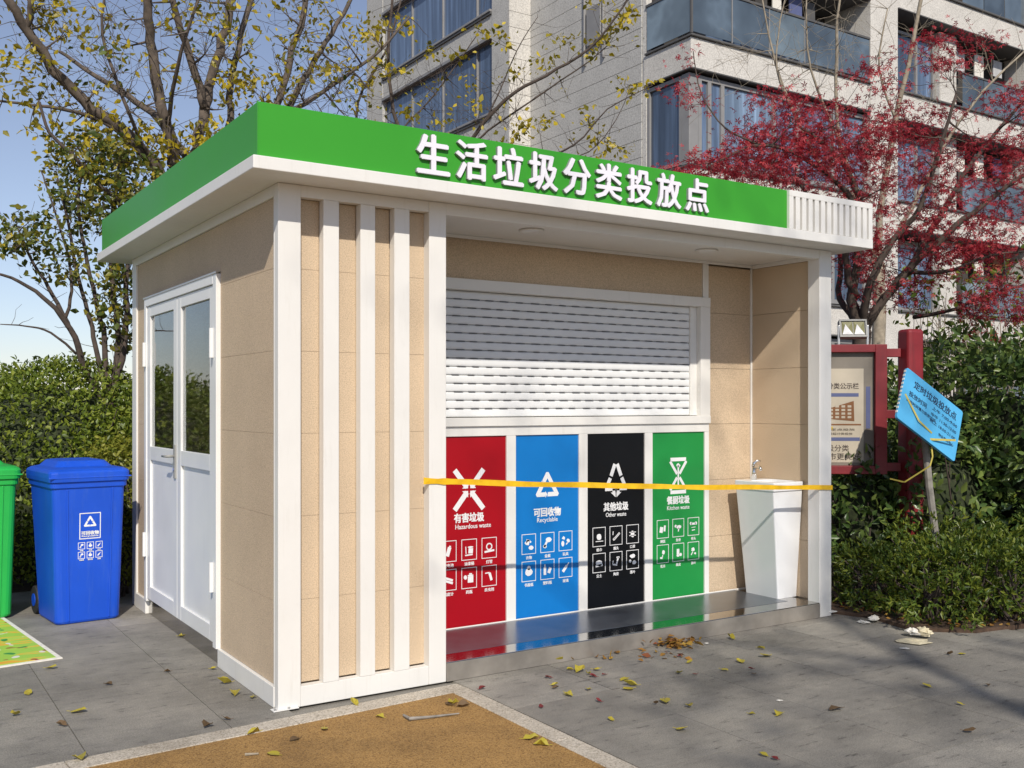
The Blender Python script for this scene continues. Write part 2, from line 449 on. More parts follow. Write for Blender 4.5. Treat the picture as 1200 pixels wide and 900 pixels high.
# posts and frame
kb_('corner_post', WHITE, 0, .117, 0, .055, .0, SOF - .001, bevel=.004)
kb_('corner_post', WHITE, 0, .06, 3.03, 3.15, .0, SOF - .001, bevel=.004)
kb_('corner_post', WHITE, 3.945, 4.07, 0, .105, .0, SOF - .001, bevel=.004)
kb_('corner_post', WHITE, 4.0, 4.07, 3.09, 3.15, .0, SOF - .001, bevel=.004)
MB().box(-.03, .10, -.02, .03, .001, .006).build('foot_plate', WHITE, kiosk, .001)
MB().box(4.05, 4.12, -.01, .04, .0235, .029).build('foot_plate', WHITE, kiosk, .001)
for (x, y) in ((-.018, -.008), (.05, -.012)):
    MB().tube([(x, y, .006), (x, y, .013)], .007, 6).build('anchor_bolt', ALU, kiosk)
# front pillar block with fins
kb_('skirting', WHITE, .1172, .836, .003, .055, .0, .1)
kb_('top_rail', WHITE, .1172, .836, .003, .055, 2.53, SOF - .001)
for x0, x1 in ((.236, .32), (.438, .521), (.631, .72)):
    kb_('fin', WHITE, x0, x1, .001, .058, .1003, 2.5297)
kb_('pillar', WHITE, .837, .941, 0, .10, .0, SOF - .001, bevel=.004)
kb_('recess_side_wall', WHITE, .915, .94, .1003, .66, .0, 2.56)
wall_l = kb_('pillar_wall', STUCCO, .06, .90, .085, .11, .0, SOF - .01)
for x0, x1 in ((.117, .236), (.32, .438), (.521, .631), (.72, .837)):
    for z0, z1 in zip(JZ, JZ[1:]):
        box('wall_panel', STUCCO, wall_l, x0 + .0005, x1 - .0005, .061, .084, z0 + .0006, z1 - .0006, .0006)
# left side wall
side = kb_('side_wall', STUCCO, .04, .06, .056, 1.0, .0, SOF - .01)
side2 = kb_('side_wall', STUCCO, .04, .06, 2.73, 3.029, .0, SOF - .01)
side3 = kb_('side_wall', STUCCO, .04, .06, 1.001, 2.729, 2.255, SOF - .01)
for z0, z1 in zip(JZ, JZ[1:]):
    box('wall_panel', STUCCO, side, .014, .039, .0555, .985, z0 + .0006, z1 - .0006, .0006)
    box('wall_panel', STUCCO, side2, .014, .039, 2.725, 3.0295, z0 + .0006, z1 - .0006, .0006)
box('wall_panel', STUCCO, side3, .0141, .039, .987, 2.7235, 2.262, 2.5285, .0015)
kb_('skirting', WHITE, -.004, .039, .056, .985, .0, .103)
kb_('skirting', WHITE, -.004, .039, 2.72, 3.029, .0, .103)
kb_('top_rail', WHITE, .001, .039, .056, 3.029, 2.531, SOF - .001)
kb_('edge_strip', WHITE, .0, .0135, .0555, .067, .104, 2.53, bevel=.001)
kb_('edge_strip', WHITE, .0, .0135, 3.018, 3.0295, .104, 2.53, bevel=.001)
# door
frame = kb_('door_frame', DOORW, -.012, .05, .987, 1.052, .10, 2.25)
box('frame_side', DOORW, frame, -.012, .05, 2.665, 2.722, .10, 2.25)
box('frame_head', DOORW, frame, -.013, .05, 1.0525, 2.6645, 2.195, 2.2505)
box('frame_cap', DOORW, frame, -.018, -.0125, .98, 2.73, 2.2508, 2.262, .001)
kb_('door_sill', STEEL, .02, .08, .9855, 2.7195, .0, .112)
def leaf(y0, y1, hinge_y):
    st = .085
    d = box('door_leaf', DOORW, kiosk, -.004, .036, y0, y0 + st, .122, 2.192)
    box('stile', DOORW, d, -.004, .036, y1 - st, y1, .122, 2.192)
    for z0, z1 in ((.122, .215), (1.11, 1.205), (2.12, 2.1915)):
        box('rail', DOORW, d, -.0035, .0355, y0 + st + .0003, y1 - st - .0003, z0, z1)
    box('lower_panel', DOORW, d, .012, .022, y0 + st, y1 - st, .2153, 1.1097, .001)
    box('pane', CLEAR, d, .012, .018, y0 + st + .0005, y1 - st - .0005, 1.2055, 2.1195, 0)
    for z in (.42, 1.77):
        MB().tube([(-.021, hinge_y, z), (-.021, hinge_y, z + .17)], .013, 10).build('hinge', DOORW, d, smooth=False)
    return d
leaf(1.0535, 1.855, 1.045); dl = leaf(1.861, 2.664, 2.672)
h = MB().box(-.014, -.0045, 1.877, 1.918, 1.02, 1.24).build('handle_plate', GREYM, dl, .003)
MB().tube([(-.012, 1.898, 1.165), (-.055, 1.898, 1.165), (-.06, 1.91, 1.165), (-.06, 2.01, 1.162)], [.009, .009, .0095, .007], 10).build('handle', GREYM, dl, smooth=True)
MB().tube([(-.0142, 1.898, 1.08), (-.019, 1.898, 1.08)], .01, 12).build('keyhole', CHROME, dl)
# rear, right and inside walls
kb_('rear_wall', STUCCO, .061, 3.999, 3.10, 3.14, .0, SOF - .01)
right = kb_('end_wall', STUCCO, 4.02, 4.045, .106, 3.089, .0, SOF - .01)
for y0, y1 in ((.106, .70), (.70, 1.9), (1.9, 3.089)):
    for z0, z1 in zip(JZ, JZ[1:]):
        box('wall_panel', STUCCO, right, 4.046, 4.062, y0 + .001, y1 - .001, z0 + .0006, z1 - .0006, .0006)
        if y0 < .2: box('wall_panel', STUCCO, right, 4.0, 4.0195, y0, y1 - .001, z0 + .001, min(z1, 2.53) - .001, .0008)
kb_('skirting', WHITE, 4.046, 4.068, .106, 3.089, .0, .104)
kb_('room_floor', PAVE, .0605, 4.0, .111, 3.099, .002, .05)
kb_('room_shelf', BINT, .6, 3.9, 1.0, 1.5, .05, .9)
# recess: back wall, shutter, waste panels
YB = .70
back = kb_('recess_wall', STUCCO, .9405, 4.0195, YB + .075, YB + .10, .0, 2.575)
for z0, z1 in zip(JZ, JZ[1:]):
    box('wall_panel', STUCCO, back, 3.5465, 3.9985, YB, YB + .03, z0 + .001, min(z1, 2.56) - .001, .0008)
box('wall_panel', STUCCO, back, .9405, 3.489, YB, YB + .03, 2.289, 2.5585, .0015)
kb_('corner_trim', WHITE, 3.985, 3.9995, YB - .0155, YB - .0005, .107, 2.545, bevel=.003)
kb_('cover_strip', WHITE, 3.49, 3.5455, YB - .012, YB + .03, 2.2865, 2.559)
kb_('ceiling_trim', WHITE, .9415, 3.999, YB - .02, YB - .0135, 2.538, 2.5595, bevel=.002)
kb_('ceiling_trim', WHITE, 3.984, 3.9995, .107, YB - .0205, 2.531, 2.5595, bevel=.002)
kb_('recess_ceiling', WHITE, .9415, 3.9995, .062, YB + .07, 2.56, 2.585, bevel=0)
kb_('front_lintel', WHITE, .9415, 3.9445, .002, .0615, 2.525, SOF - .001)
for (x, y) in ((1.70, .30), (3.15, .30)):
    dn = MB()
    ring = lambda r, z: [(x + r*math.cos(t*math.pi/12), y + r*math.sin(t*math.pi/12), z) for t in range(24)]
    dn.loft([ring(.075, 2.5595), ring(.08, 2.553), ring(.066, 2.547), ring(.055, 2.552), ring(.05, 2.558)])
    dl_ = dn.build('downlight', WHITE, kiosk, smooth=True)
    MB().loft([ring(.049, 2.5585), ring(.049, 2.5565)]).build('lamp_lens', PRINT, dl_)
sf = kb_('shutter_frame', WHITE, 3.45, 3.545, YB - .03, YB + .06, 1.372, 2.2175)
box('frame_head', WHITE, sf, .9415, 3.5455, YB - .032, YB + .06, 2.218, 2.286)
box('guide_rail', WHITE, sf, 3.386, 3.4495, YB + .012, YB + .06, 1.42, 2.2175)
box('frame_sill', WHITE, sf, .9415, 3.5465, YB - .034, YB + .06, 1.362, 1.4165)
sh = kb_('roller_shutter', DARK, .9425, 3.3855, YB + .058, YB + .066, 1.418, 2.217, bevel=0)
NS = 15; pz = (2.217 - 1.42) / NS
slat_me = None
for k in range(NS):
    if slat_me is None:
        prof = [(.055, .0008), (.034, .0014), (.028, .005), (.0255, .013), (.025, .026), (.0262, pz - .012), (.029, pz - .005), (.034, pz - .0018), (.055, pz - .0012)]
        so = MB().prism([(u, v) for u, v in prof], lambda u, v, d: (d, YB + u, v), .945, 3.3845).build('shutter_slat', SHUTW, sh)
        slat_me = so.data
    else:
        so = bpy.data.objects.new('shutter_slat', slat_me); COL.objects.link(so); so.parent = sh
    so.location.z = 1.42 + k * pz
vs_ = MB(); rv = random.Random(2)
for k in range(1, NS):
    x = .96
    while x < 3.33:
        ln = rv.uniform(.045, .07); vs_.box(x, x + ln, YB + .0235, YB + .0345, 1.42 + k*pz - .0016, 1.42 + k*pz + .0010); x += rv.uniform(.10, .125)
vs_.build('joint_dashes', DASH, sh)['kind'] = 'stuff'  # dark dashes laid along the slat joints, not real vents
# waste panels
wp = kb_('panel_frame', WHITE, .9415, 3.5445, YB - .018, YB + .03, 1.3, 1.3615)
XP = [(1.26, 1.767, P_RED), (1.839, 2.348, P_BLUE), (2.42, 2.927, P_BLACK), (2.998, 3.501, P_GREEN)]
for x0, x1 in ((.9415, 1.26), (1.767, 1.839), (2.348, 2.42), (2.927, 2.998), (3.501, 3.5445)):
    box('divider', WHITE, wp, x0, x1, YB - .0175, YB + .03, .105, 1.2997)
kb_('sealant_bead', WHITE, .9415, 3.9995, YB - .024, YB - .018, .1045, .113, bevel=.002)

def PRN(yp):
    return lambda u, v, d: (u, yp - d, v)
def frame_poly(mb, fn, x0, x1, z0, z1, t, d=.0008):
    for a0, a1, b0, b1 in ((x0, x1, z1 - t, z1), (x0, x1, z0, z0 + t), (x0, x0 + t, z0 + t, z1 - t), (x1 - t, x1, z0 + t, z1 - t)):
        mb.prism([(a0, b0), (a1, b0), (a1, b1), (a0, b1)], fn, 0, d)
def bar(mb, fn, a, b, w, d=.0008):
    a, b = Vector(a), Vector(b); t = (b - a).normalized(); s = Vector((-t.y, t.x)) * w / 2
    mb.prism([tuple(a - s), tuple(b - s), tuple(b + s), tuple(a + s)], fn, 0, d)
def blob(mb, fn, c, rx, rz, n=10, seed=0, rough=.2, d=.0008):
    r = random.Random(seed)
    mb.prism([(c[0] + rx * math.cos(2*math.pi*k/n) * r.uniform(1-rough, 1), c[1] + rz * math.sin(2*math.pi*k/n) * r.uniform(1-rough, 1)) for k in range(n)], fn, 0, d)
def arrow_triangle(mb, fn, c, s):
    """three chasing arrows: mitred bands along a triangle, each with a gap and a head"""
    ang = (0, -2*math.pi/3, -4*math.pi/3); ro = s * .62; ri = ro - s * .30
    c = (c[0], c[1] - s * .1)
    O = [Vector((c[0] - ro * math.sin(a), c[1] + ro * math.cos(a))) for a in ang]
    I = [Vector((c[0] - ri * math.sin(a), c[1] + ri * math.cos(a))) for a in ang]
    for k in range(3):
        o0, o1, i0, i1 = O[k], O[(k+1) % 3], I[k], I[(k+1) % 3]
        eo, ei = o1 - o0, i1 - i0
        def q(ta, tb, ua, ub): mb.prism([tuple(o0 + eo*ta), tuple(o0 + eo*tb), tuple(i0 + ei*ub), tuple(i0 + ei*ua)], fn, 0, .0008)
        q(.09, .50, 0, .46); q(.60, .91, .62, 1.0)
        tp_, n_ = eo.normalized(), (i0 - o0)
        m = (o0 + eo*.60 + i0 + ei*.62) / 2; sd = Vector((-tp_.y, tp_.x)) * s * .115
        mb.prism([tuple(m + sd), tuple(m - sd), tuple(m - tp_ * s * .085)], fn, 0, .001)
        mb.prism([tuple(o0 + eo*.09), tuple(i0), tuple(O[k] + (O[(k+2) % 3] - O[k])*.09)], fn, 0, .0009)
def pictogram(mb, fn, kind, c, s):
    x, z = c; q = s / 2
    B = lambda a, b, w: bar(mb, fn, (x + a[0]*q, z + a[1]*q), (x + b[0]*q, z + b[1]*q), w*q)
    O = lambda a, rx, rz, sd=0, ro=.1: blob(mb, fn, (x + a[0]*q, z + a[1]*q), rx*q, rz*q, 10, sd, ro)
    if kind == 'battery': B((-.2,-.6),(.15,.5),.5); B((.17,.5),(.22,.68),.25)
    elif kind == 'paint': B((-.6,-.7),(.5,-.65),.16); B((.2,-.5),(.25,.15),.65); O((.2,.3),.42,.12); B((-.5,.4),(-.45,-.5),.12)
    elif kind == 'ring':
        for k in range(10):
            t = 2*math.pi*k/10; t2 = t + 2*math.pi/10
            B((.4*math.cos(t), .15+.4*math.sin(t)), (.4*math.cos(t2), .15+.4*math.sin(t2)), .17)
        B((-.7,-.5),(.75,-.35),.24)
    elif kind == 'tube': B((-.7,.35),(.6,-.1),.28); B((-.7,.0),(.6,-.45),.28)
    elif kind == 'can': B((.2,-.6),(.2,.2),.8); O((.2,.3),.45,.12); O((-.55,.1),.25,.3); B((.0,.5),(.4,.5),.15)
    elif kind == 'spray': B((.35,-.6),(.05,.35),.35); B((.05,.4),(-.6,.35),.14)
    elif kind == 'shirt': B((-.25,-.1),(-.1,.6),.5); B((-.1,.55),(-.6,.1),.22); B((-.1,.55),(.35,.2),.22); O((.35,-.5),.4,.3)
    elif kind == 'cup': O((.2,.35),.5,.35,2); B((-.1,.1),(-.5,-.6),.3); O((-.4,-.5),.3,.25)
    elif kind == 'flowers': O((-.3,.4),.3,.3,3,.5); O((-.45,-.35),.25,.4); O((.45,.0),.35,.3,4,.4); B((.4,-.2),(.1,-.5),.15)
    elif kind == 'bag': O((0,-.1),.65,.55,6,.2); O((0,.45),.3,.3)
    elif kind == 'bottles': B((-.4,-.7),(-.4,.35),.4); B((-.4,.35),(-.4,.7),.18); B((.2,-.5),(.5,.2),.45)
    elif kind == 'bottle': B((-.45,-.55),(.2,.2),.4); B((.2,.2),(.55,.6),.16)
    elif kind == 'tissue': O((0,.0),.5,.55,8,.3); B((-.6,-.6),(.7,-.6),.1)
    elif kind == 'cigarette': B((-.45,-.5),(.6,.4),.1); B((-.3,-.6),(.7,.25),.1); B((-.5,.6),(-.55,.1),.12); O((-.4,-.5),.15,.2)
    elif kind == 'mask': O((0,0),.35,.5,3,.1); B((-.6,.25),(.6,.25),.1); B((-.6,-.2),(.6,-.2),.1)
    elif kind == 'scrap': O((-.05,-.05),.7,.5,11,.35); B((-.6,-.4),(.6,-.3),.3)
    elif kind == 'boot': B((.1,.5),(.6,.5),.22); B((.4,.5),(.1,-.4),.25); B((.2,-.55),(-.6,-.4),.2); B((-.6,-.4),(-.5,.1),.12)
    elif kind == 'plants': O((0,.45),.55,.35,5,.4); O((.3,-.45),.4,.3,6,.2); O((-.45,-.2),.3,.25,7,.3)
    elif kind == 'bread': B((-.35,-.5),(-.2,.3),.6); B((.3,-.35),(.4,.5),.35)
    elif kind == 'fish': O((.1,.1),.55,.3,5,.25); O((-.5,.25),.3,.25,6,.4); B((.1,0),(.0,-.55),.2)
    elif kind == 'bone': B((-.45,.4),(.45,.4),.3); O((-.5,.45),.22,.25); O((.5,.45),.22,.25); B((-.4,-.15),(.4,-.1),.08); B((-.3,-.55),(.3,-.5),.14)
    elif kind == 'flower': O((.1,.25),.4,.4,7,.45); B((.0,-.1),(-.1,-.7),.12); O((-.3,-.55),.25,.15)
    elif kind == 'jar': B((-.05,-.3),(-.05,.5),.5); O((.45,-.35),.25,.25); O((-.05,-.45),.3,.2)
    elif kind == 'tea': O((-.1,.2),.5,.45,9,.55); O((.35,-.4),.25,.2,3,.4); B((-.1,-.1),(-.45,-.6),.15)
ICONS = [('battery', 'paint', 'ring', 'tube', 'can', 'spray'), ('shirt', 'cup', 'flowers', 'bag', 'bottles', 'bottle'),
         ('tissue', 'cigarette', 'mask', 'scrap', 'boot', 'plants'), ('bread', 'fish', 'bone', 'flower', 'jar', 'tea')]
TITLES = ['有害垃圾', '可回收物', '其他垃圾', '餐厨垃圾']
SUBS = ['Hazardous waste', 'Recyclable', 'Other waste', 'Kitchen waste']
CAPS = [('废电池', '油漆桶', '灯管', '温度计', '药瓶', '杀虫剂'), ('衣物', '金属', '玩具', '书报纸', '塑料瓶', '玻璃'),
        ('纸巾', '烟头', '口罩', '尘土', '陶瓷', '落叶'), ('剩饭', '鱼骨', '骨头', '花卉', '果皮', '茶叶')]
for i, (x0, x1, pm) in enumerate(XP):
    pn = box('waste_panel', pm, wp, x0 + .0005, x1 - .0005, YB - .006, YB + .02, .1055, 1.2995, .001)
    pn['label'] = ['red hazardous waste panel', 'blue recyclables panel', 'black other waste panel', 'green kitchen waste panel'][i]
    # the print is a sub-part of the frame's panel, kept on the kiosk's third level
    fn = PRN(YB - .0064); xc = (x0 + x1) / 2 + (-.02 if i == 0 else 0); dz = (0.0, 0, .005, .02)[i]
    s = MB()
    if i == 0:
        for a, b in ((-1, -1), (1, -1), (-1, 1), (1, 1)):
            c0 = (xc + a * .016, .965 + b * .016); c1 = (xc + a * .105, .965 + b * .125)
            bar(s, fn, c0, c1, .034)
            s.prism([(xc + a*.008, .965 + b*.05), (xc + a*.008, .965 + b*.008), (xc + a*.05, .965 + b*.008)], fn, 0, .0009)
    elif i == 1: arrow_triangle(s, fn, (xc, .97), .19)
    elif i == 2:
        c = (xc, .98)
        for sd in (-1, 1):
            bar(s, fn, (xc + sd*.010, 1.088), (xc + sd*.044, 1.006), .028)
            bar(s, fn, (xc + sd*.050, .992), (xc + sd*.082, .93), .028)
            bar(s, fn, (xc + sd*.096, .918), (xc + sd*.008, .918), .028)
            bar(s, fn, (xc + sd*.019, .918), (xc + sd*.019, .885), .024)
            s.prism([(xc + sd*.004, .858), (xc + sd*.004, .892), (xc + sd*.046, .892)][::sd], fn, 0, .0009)
    else:
        for b in (-1, 1):
            z = .985 + b * .118
            bar(s, fn, (xc - .075, z), (xc + .075, z), .026)
            for sd in (-1, 1): bar(s, fn, (xc + sd*.078, z - b*.014), (xc + sd*.012, z - b*.105), .021)
        bar(s, fn, (xc, .91), (xc, 1.06), .014); blob(s, fn, (xc, 1.06), .022, .018, 8, 2, .4)
    s.build('sorting_symbol', PRINT, wp)
    t = MB(); put_text(t, TITLES[i], .062, (xc, YB - .0069, .79 + dz), (1,0,0), (0,0,1), .0024, .0005, width=.215)
    t.build('panel_title', PRINT, wp)
    t = MB(); put_text(t, SUBS[i], .042, (xc + (.03 if i == 0 else 0), YB - .0069, .735 + dz), (1,0,0), (0,0,1), .0004, .0005, width=(.26, .165, .18, .215)[i])
    t.build('panel_subtitle', PRINT, wp)
    for k in range(6):
        cx = xc + (-.148, 0, .148)[k % 3]; cz = (.588, .41)[k // 3] + dz
        ic = MB(); frame_poly(ic, fn, cx - .056, cx + .056, cz - .066, cz + .066, .004)
        pictogram(ic, fn, ICONS[i][k], (cx, cz), .10)
        put_text(ic, CAPS[i][k], .024, (cx, YB - .0069, cz - .088), (1,0,0), (0,0,1), .0006, .0004)
        ic.build('waste_icon', PRINT, wp)
# step
stp = kb_('step', STEEL, .9415, 3.9445, -.002, YB - .0185, .0, .105, bevel=.003)
box('step_front', STEPF, stp, .9425, 3.9435, -.006, -.0025, .001, .100, .001)  # thin plate added to carry the lit front tone
box('protective_film', FILM, stp, .945, 3.80, .16, YB - .026, .1052, .1062, 0)
# roof
RX0, RX1, RY0, RY1 = -.20, 4.235, -.225, 3.42
roof = kb_('roof', WHITE, RX0, RX1, RY0, RY1, SOF, 2.652, bevel=.004)
sign = box('sign_fascia', GREEN, roof, RX0 + .03, 3.388, RY0 + .025, RY0 + .055, 2.6525, 2.907, .002)
box('side_fascia', GREEN, roof, RX0 + .0305, RX0 + .06, RY0 + .0555, RY1 - .03, 2.6525, 2.9065, .002)
box('corner_angle', GREEN, roof, RX0 + .0265, RX0 + .0303, RY0 + .0215, RY0 + .034, 2.6525, 2.9085, .001)
box('rear_fascia', GREEN, roof, RX0 + .0605, RX1 - .031, RY1 - .06, RY1 - .03, 2.6525, 2.9065, .002)
box('end_fascia', WHITE, roof, RX1 - .06, RX1 - .0305, RY0 + .07, RY1 - .0605, 2.6525, 2.9065, .002)
box('roof_sheet', ALU, roof, RX0 + .061, RX1 - .061, RY0 + .0705, RY1 - .061, 2.80, 2.83, 0)
lx0, lx1 = 3.3885, RX1 - .0
lv = box('louvre', WHITE, roof, lx0, lx1 - .002, RY0 + .045, RY0 + .07, 2.6525, 2.907, .001)
box('louvre_rail', WHITE, roof, lx0, lx1, RY0 + .004, RY0 + .0445, 2.868, 2.9072, .002)
box('louvre_stile', WHITE, roof, lx0, lx0 + .04, RY0 + .004, RY0 + .0445, 2.6527, 2.8677, .002)
NL = 13; lp = (lx1 - lx0 - .04) / NL
for k in range(NL):
    a = lx0 + .04 + lp * k + .022
    box('louvre_slat', WHITE, roof, a, a + lp - .022, RY0 + .004, RY0 + .0445, 2.6527, 2.8677, .002)
for k, ch in enumerate('生活垃圾分类投放点'):
    cx = .745 + k * .2285
    V, Fc = text_geo(ch, .218, 0.0, .009)
    w = max(p.x for p in V) - min(p.x for p in V); hh = max(p.y for p in V) - min(p.y for p in V)
    bd = .0068; sx, sy = (.196 - 2*bd) / w, (.206 - 1.3*bd) / hh
    mb = MB()
    for q, (dx, dy) in enumerate(((-bd, 0), (bd, 0), (0, bd*.62), (0, -bd*.62), (-bd*.6, bd*.4), (bd*.6, -bd*.4))):
        mb.add([(cx + p.x * sx + dx, RY0 + .0155 - p.z - q * .0003, 2.779 + p.y * sy + dy) for p in V], Fc)
    for q, f in enumerate(mb.f):
        ys_ = [mb.v[j][1] for j in f]
        mb.m[q] = 0 if max(ys_) - min(ys_) < 1e-4 else 1
    mb.build('sign_letter', [LETTER, LETSIDE], roof)

# ------------------------------------------------------------------ things at the kiosk
sink = empty('washbasin', (3.85, .38, .105)); tag(sink, 'white pedestal washbasin standing on the steel step by the side wall', 'washbasin')
def rr(x0, x1, y0, y1, z, r=.02, n=4):
    pts = []
    for cx, cy, a0 in ((x1-r, y1-r, 0), (x0+r, y1-r, 90), (x0+r, y0+r, 180), (x1-r, y0+r, 270)):
        for k in range(n+1):
            a = R_(a0 + 90*k/n); pts.append((cx + r*math.cos(a), cy + r*math.sin(a), z))
    return pts
def wpart(mb, name, mat, par, **k):
    o = mb.build(name, mat, None, **k); return hang(o, par)
wpart(MB().loft([rr(3.80, 3.998, .25, .565, .1055, .012), rr(3.695, 3.998, .195, .565, .885, .012)]), 'pedestal', CERAM, sink, bevel=0)
sk = MB(); sk.loft([rr(3.69, 3.9985, .185, .57, .8855, .012), rr(3.69, 3.9985, .185, .57, .94, .012), rr(3.694, 3.996, .189, .566, .945, .012),
                    rr(3.725, 3.975, .22, .47, .945, .05), rr(3.735, 3.965, .23, .46, .925, .05), rr(3.77, 3.93, .27, .42, .895, .05)])
wpart(sk, 'basin', CERAM, sink)
fc = MB().tube([(3.835, .515, .9455), (3.835, .515, 1.045)], [.02, .017], 14)
fc.tube([(3.835, .515, 1.02), (3.815, .47, 1.045), (3.80, .42, 1.04), (3.798, .41, 1.02)], [.012, .012, .011, .011], 10)
fo = wpart(fc, 'faucet', CHROME, sink, smooth=True)
wpart(MB().tube([(3.835, .515, 1.045), (3.835, .515, 1.065), (3.855, .50, 1.085), (3.875, .485, 1.08)], [.019, .015, .009, .007], 10), 'faucet_lever', CHROME, sink, smooth=True)
# barrier tape
tp = MB(); pts = []
for k in range(81):
    t = k / 80; x = .80 + t * (4.069 - .80); z = 1.093 + t * (.912 - 1.093) - .012 * math.sin(math.pi * t) + .0025 * math.sin(t * 23) * math.sin(t * 7)
    tw = .35 * math.sin(t * 9) + .25 * math.sin(t * 31) + (.5 if 0 < k < 3 else 0)
    w = .0165 * (1.15 if k < 4 else 1)
    pts.append(((x, -.006 - .004 * math.sin(t * 14) ** 2 - w * math.sin(tw) * .3, z + w * math.cos(tw)), (x, -.006 - .004 * math.sin(t * 14) ** 2 + w * math.sin(tw) * .1, z - w * math.cos(tw))))
for a, b in zip(pts, pts[1:]):
    o = .0012
    q = [a[0], b[0], b[1], a[1]]
    tp.add(q + [(p[0], p[1] - o, p[2]) for p in q], [(0,1,2,3), (7,6,5,4), (0,4,5,1), (3,2,6,7)])
tag(tp.build('barrier_tape', TAPE), 'yellow barrier tape stretched across the open front of the kiosk', 'tape')

# wheeled bins
def wheelie(name, loc, rz, mat, label, printed):
    e = empty(name, loc, rz); tag(e, label, 'bin')
    def R4(w0, y0, y1, z, r=.045):
        pts = []
        for cx, cy, a0 in ((w0-r, y1-r, 0), (-w0+r, y1-r, 90), (-w0+r, y0+r, 180), (w0-r, y0+r, 270)):
            for k in range(5):
                a = R_(a0 + 90*k/4); pts.append((cx + r*math.cos(a), cy + r*math.sin(a), z))
        return pts
    H = .97
    b = MB(); prof = lambda t: (.214 + .028 * t, .0 - .030 * t, .47 + .12 * t)
    rings = []
    for t in (0, .004, .02, .05, .9, .955, .96, 1.0):
        w0, y0, y1 = prof(t); g_ = -.015 if t == 0 else (-.006 if t == .004 else (.012 if t > .955 else 0))
        rings.append(R4(w0 + g_, y0 - g_, y1 + g_, t * H))
    b.loft(rings); b.build('body', mat, e, smooth=False, bevel=.004)
    for sx in (-1, 1):                                   # upright ribs of the front
        for t in (0,):
            q = []
            for tt in (.02, .95):
                w0, y0, _ = prof(tt); q.append((sx * w0 * .62, y0, tt * H))
            a, c = Vector(q[0]), Vector(q[1])
            MB().obox(a + Vector((-.006, -.006, 0)), (.012, 0, 0), (0, .012, 0), c - a).build('rib', mat, e, .003)
    w1, y0, y1 = prof(1)
    MB().loft([R4(w1+.022, y0-.026, y1+.02, H+.001, .05), R4(w1+.026, y0-.030, y1+.02, H+.03, .05), R4(w1+.026, y0-.030, y1+.02, H+.062, .05),
               R4(w1+.02, y0-.02, y1+.01, H+.075, .05), R4(w1-.0, y0+.01, y1-.01, H+.088, .05), R4(w1-.05, y0+.12, y1-.03, H+.098, .05),
               R4(w1-.085, y0+.16, y1-.06, H+.135, .05), R4(w1-.11, y0+.19, y1-.08, H+.14, .05)]).build('lid', mat, e, bevel=.003)
    MB().box(-w1-.029, w1+.029, y0-.0325, y0-.02, H+.026, H+.036).build('lid_lip', mat, e, .004)
    MB().tube([(-w1*.7, y1+.06, H+.04), (w1*.7, y1+.06, H+.04)], .016, 10).build('handle', mat, e, smooth=True)
    for sx in (-.7, .7): MB().box(sx*w1-.02, sx*w1+.02, y1-.01, y1+.075, H+.015, H+.055).build('handle_bracket', mat, e, .004)
    for sx in (-1, 1):
        x0 = sx * .2
        wl_ = MB().tube([(x0 - .025, .53, .1), (x0 + .025, .53, .1)], .1, 20).build('wheel', RUBBER, e, .008)
        MB().tube([(x0 - .03, .53, .1), (x0 + .03, .53, .1)], .045, 14).build('hub', mat, wl_)
    MB().tube([(-.22, .53, .1), (.22, .53, .1)], .012, 8).build('axle', ALU, e)
    if printed:
        # lettering on the sloping front
        wz = lambda z: prof(z / H)[1]
        fnb = lambda u, v, d: (u, wz(v) - .0006 - d, v)
        s = MB(); frame_poly(s, fnb, -.068, .073, .575, .755, .006); arrow_triangle(s, fnb, (.0025, .695), .085)
        put_text(s, '可回收物', .028, (.0025, wz(.617) - .002, .617), (1,0,0), (0,-.036,1), .0012, .0008, width=.115)
        put_text(s, 'Recyclable', .018, (.0025, wz(.594) - .002, .594), (1,0,0), (0,-.036,1), .0003, .0008, width=.11)
        s.build('emblem', PRINT, e)
        for k in range(6):
            cx = -.053 + .058 * (k % 3); cz = (.53, .465)[k // 3]
            ic = MB(); frame_poly(ic, fnb, cx - .023, cx + .023, cz - .024, cz + .024, .0035); pictogram(ic, fnb, ICONS[1][(k * 2 + 1) % 6], (cx, cz), .04)
            put_text(ic, CAPS[1][k], .011, (cx, wz(cz) - .002, cz - .032), (1,0,0), (0,-.036,1), .0003, .0006)
            ic.build('waste_icon', PRINT, e)
    return e
wheelie('wheelie_bin', (-.395, 2.65, .001), R_(6), BINBLUE, 'blue wheelie bin with white recycling print beside the kiosk', True)
wheelie('wheelie_bin', (-1.035, 3.07, .009), R_(4), BINGREEN, 'bright green wheelie bin cut off at the left edge', False)

# patterned mat
def mk_mat():
    m, n, l, p = material('play_mat_print')
    v = coords(n, l)
    st = noise(n, l, coords(n, l, (1.0, 4.0, 1), 'position'), 2.6, 2, .4)
    c = ramp(n, l, st, [(.50, (.34, .56, .07)), (.56, (.42, .60, .08)), (.59, (.72, .46, .05)), (.62, (.80, .34, .03)), (.66, (.44, .60, .08))])
    b1 = noise(n, l, v, 9, 1, .3)
    c = mixc(n, l, ramp(n, l, b1, [(.70, (0,0,0)), (.71, (1,1,1))]), c, (.04, .26, .06))
    b2 = noise(n, l, coords(n, l, (1.1, .9, 1)), 12, 1, .3)
    c = mixc(n, l, ramp(n, l, b2, [(.69, (0,0,0)), (.70, (1,1,1))]), c, (.7, .68, .6))
    b3 = noise(n, l, coords(n, l, (.9, 1.3, 1)), 11, 1, .3)
    c = mixc(n, l, ramp(n, l, b3, [(.69, (0,0,0)), (.70, (1,1,1))]), c, (.30, .04, .02))
    l.new(c, p.inputs['Base Color']); p.inputs['Roughness'].default_value = .6
    return m
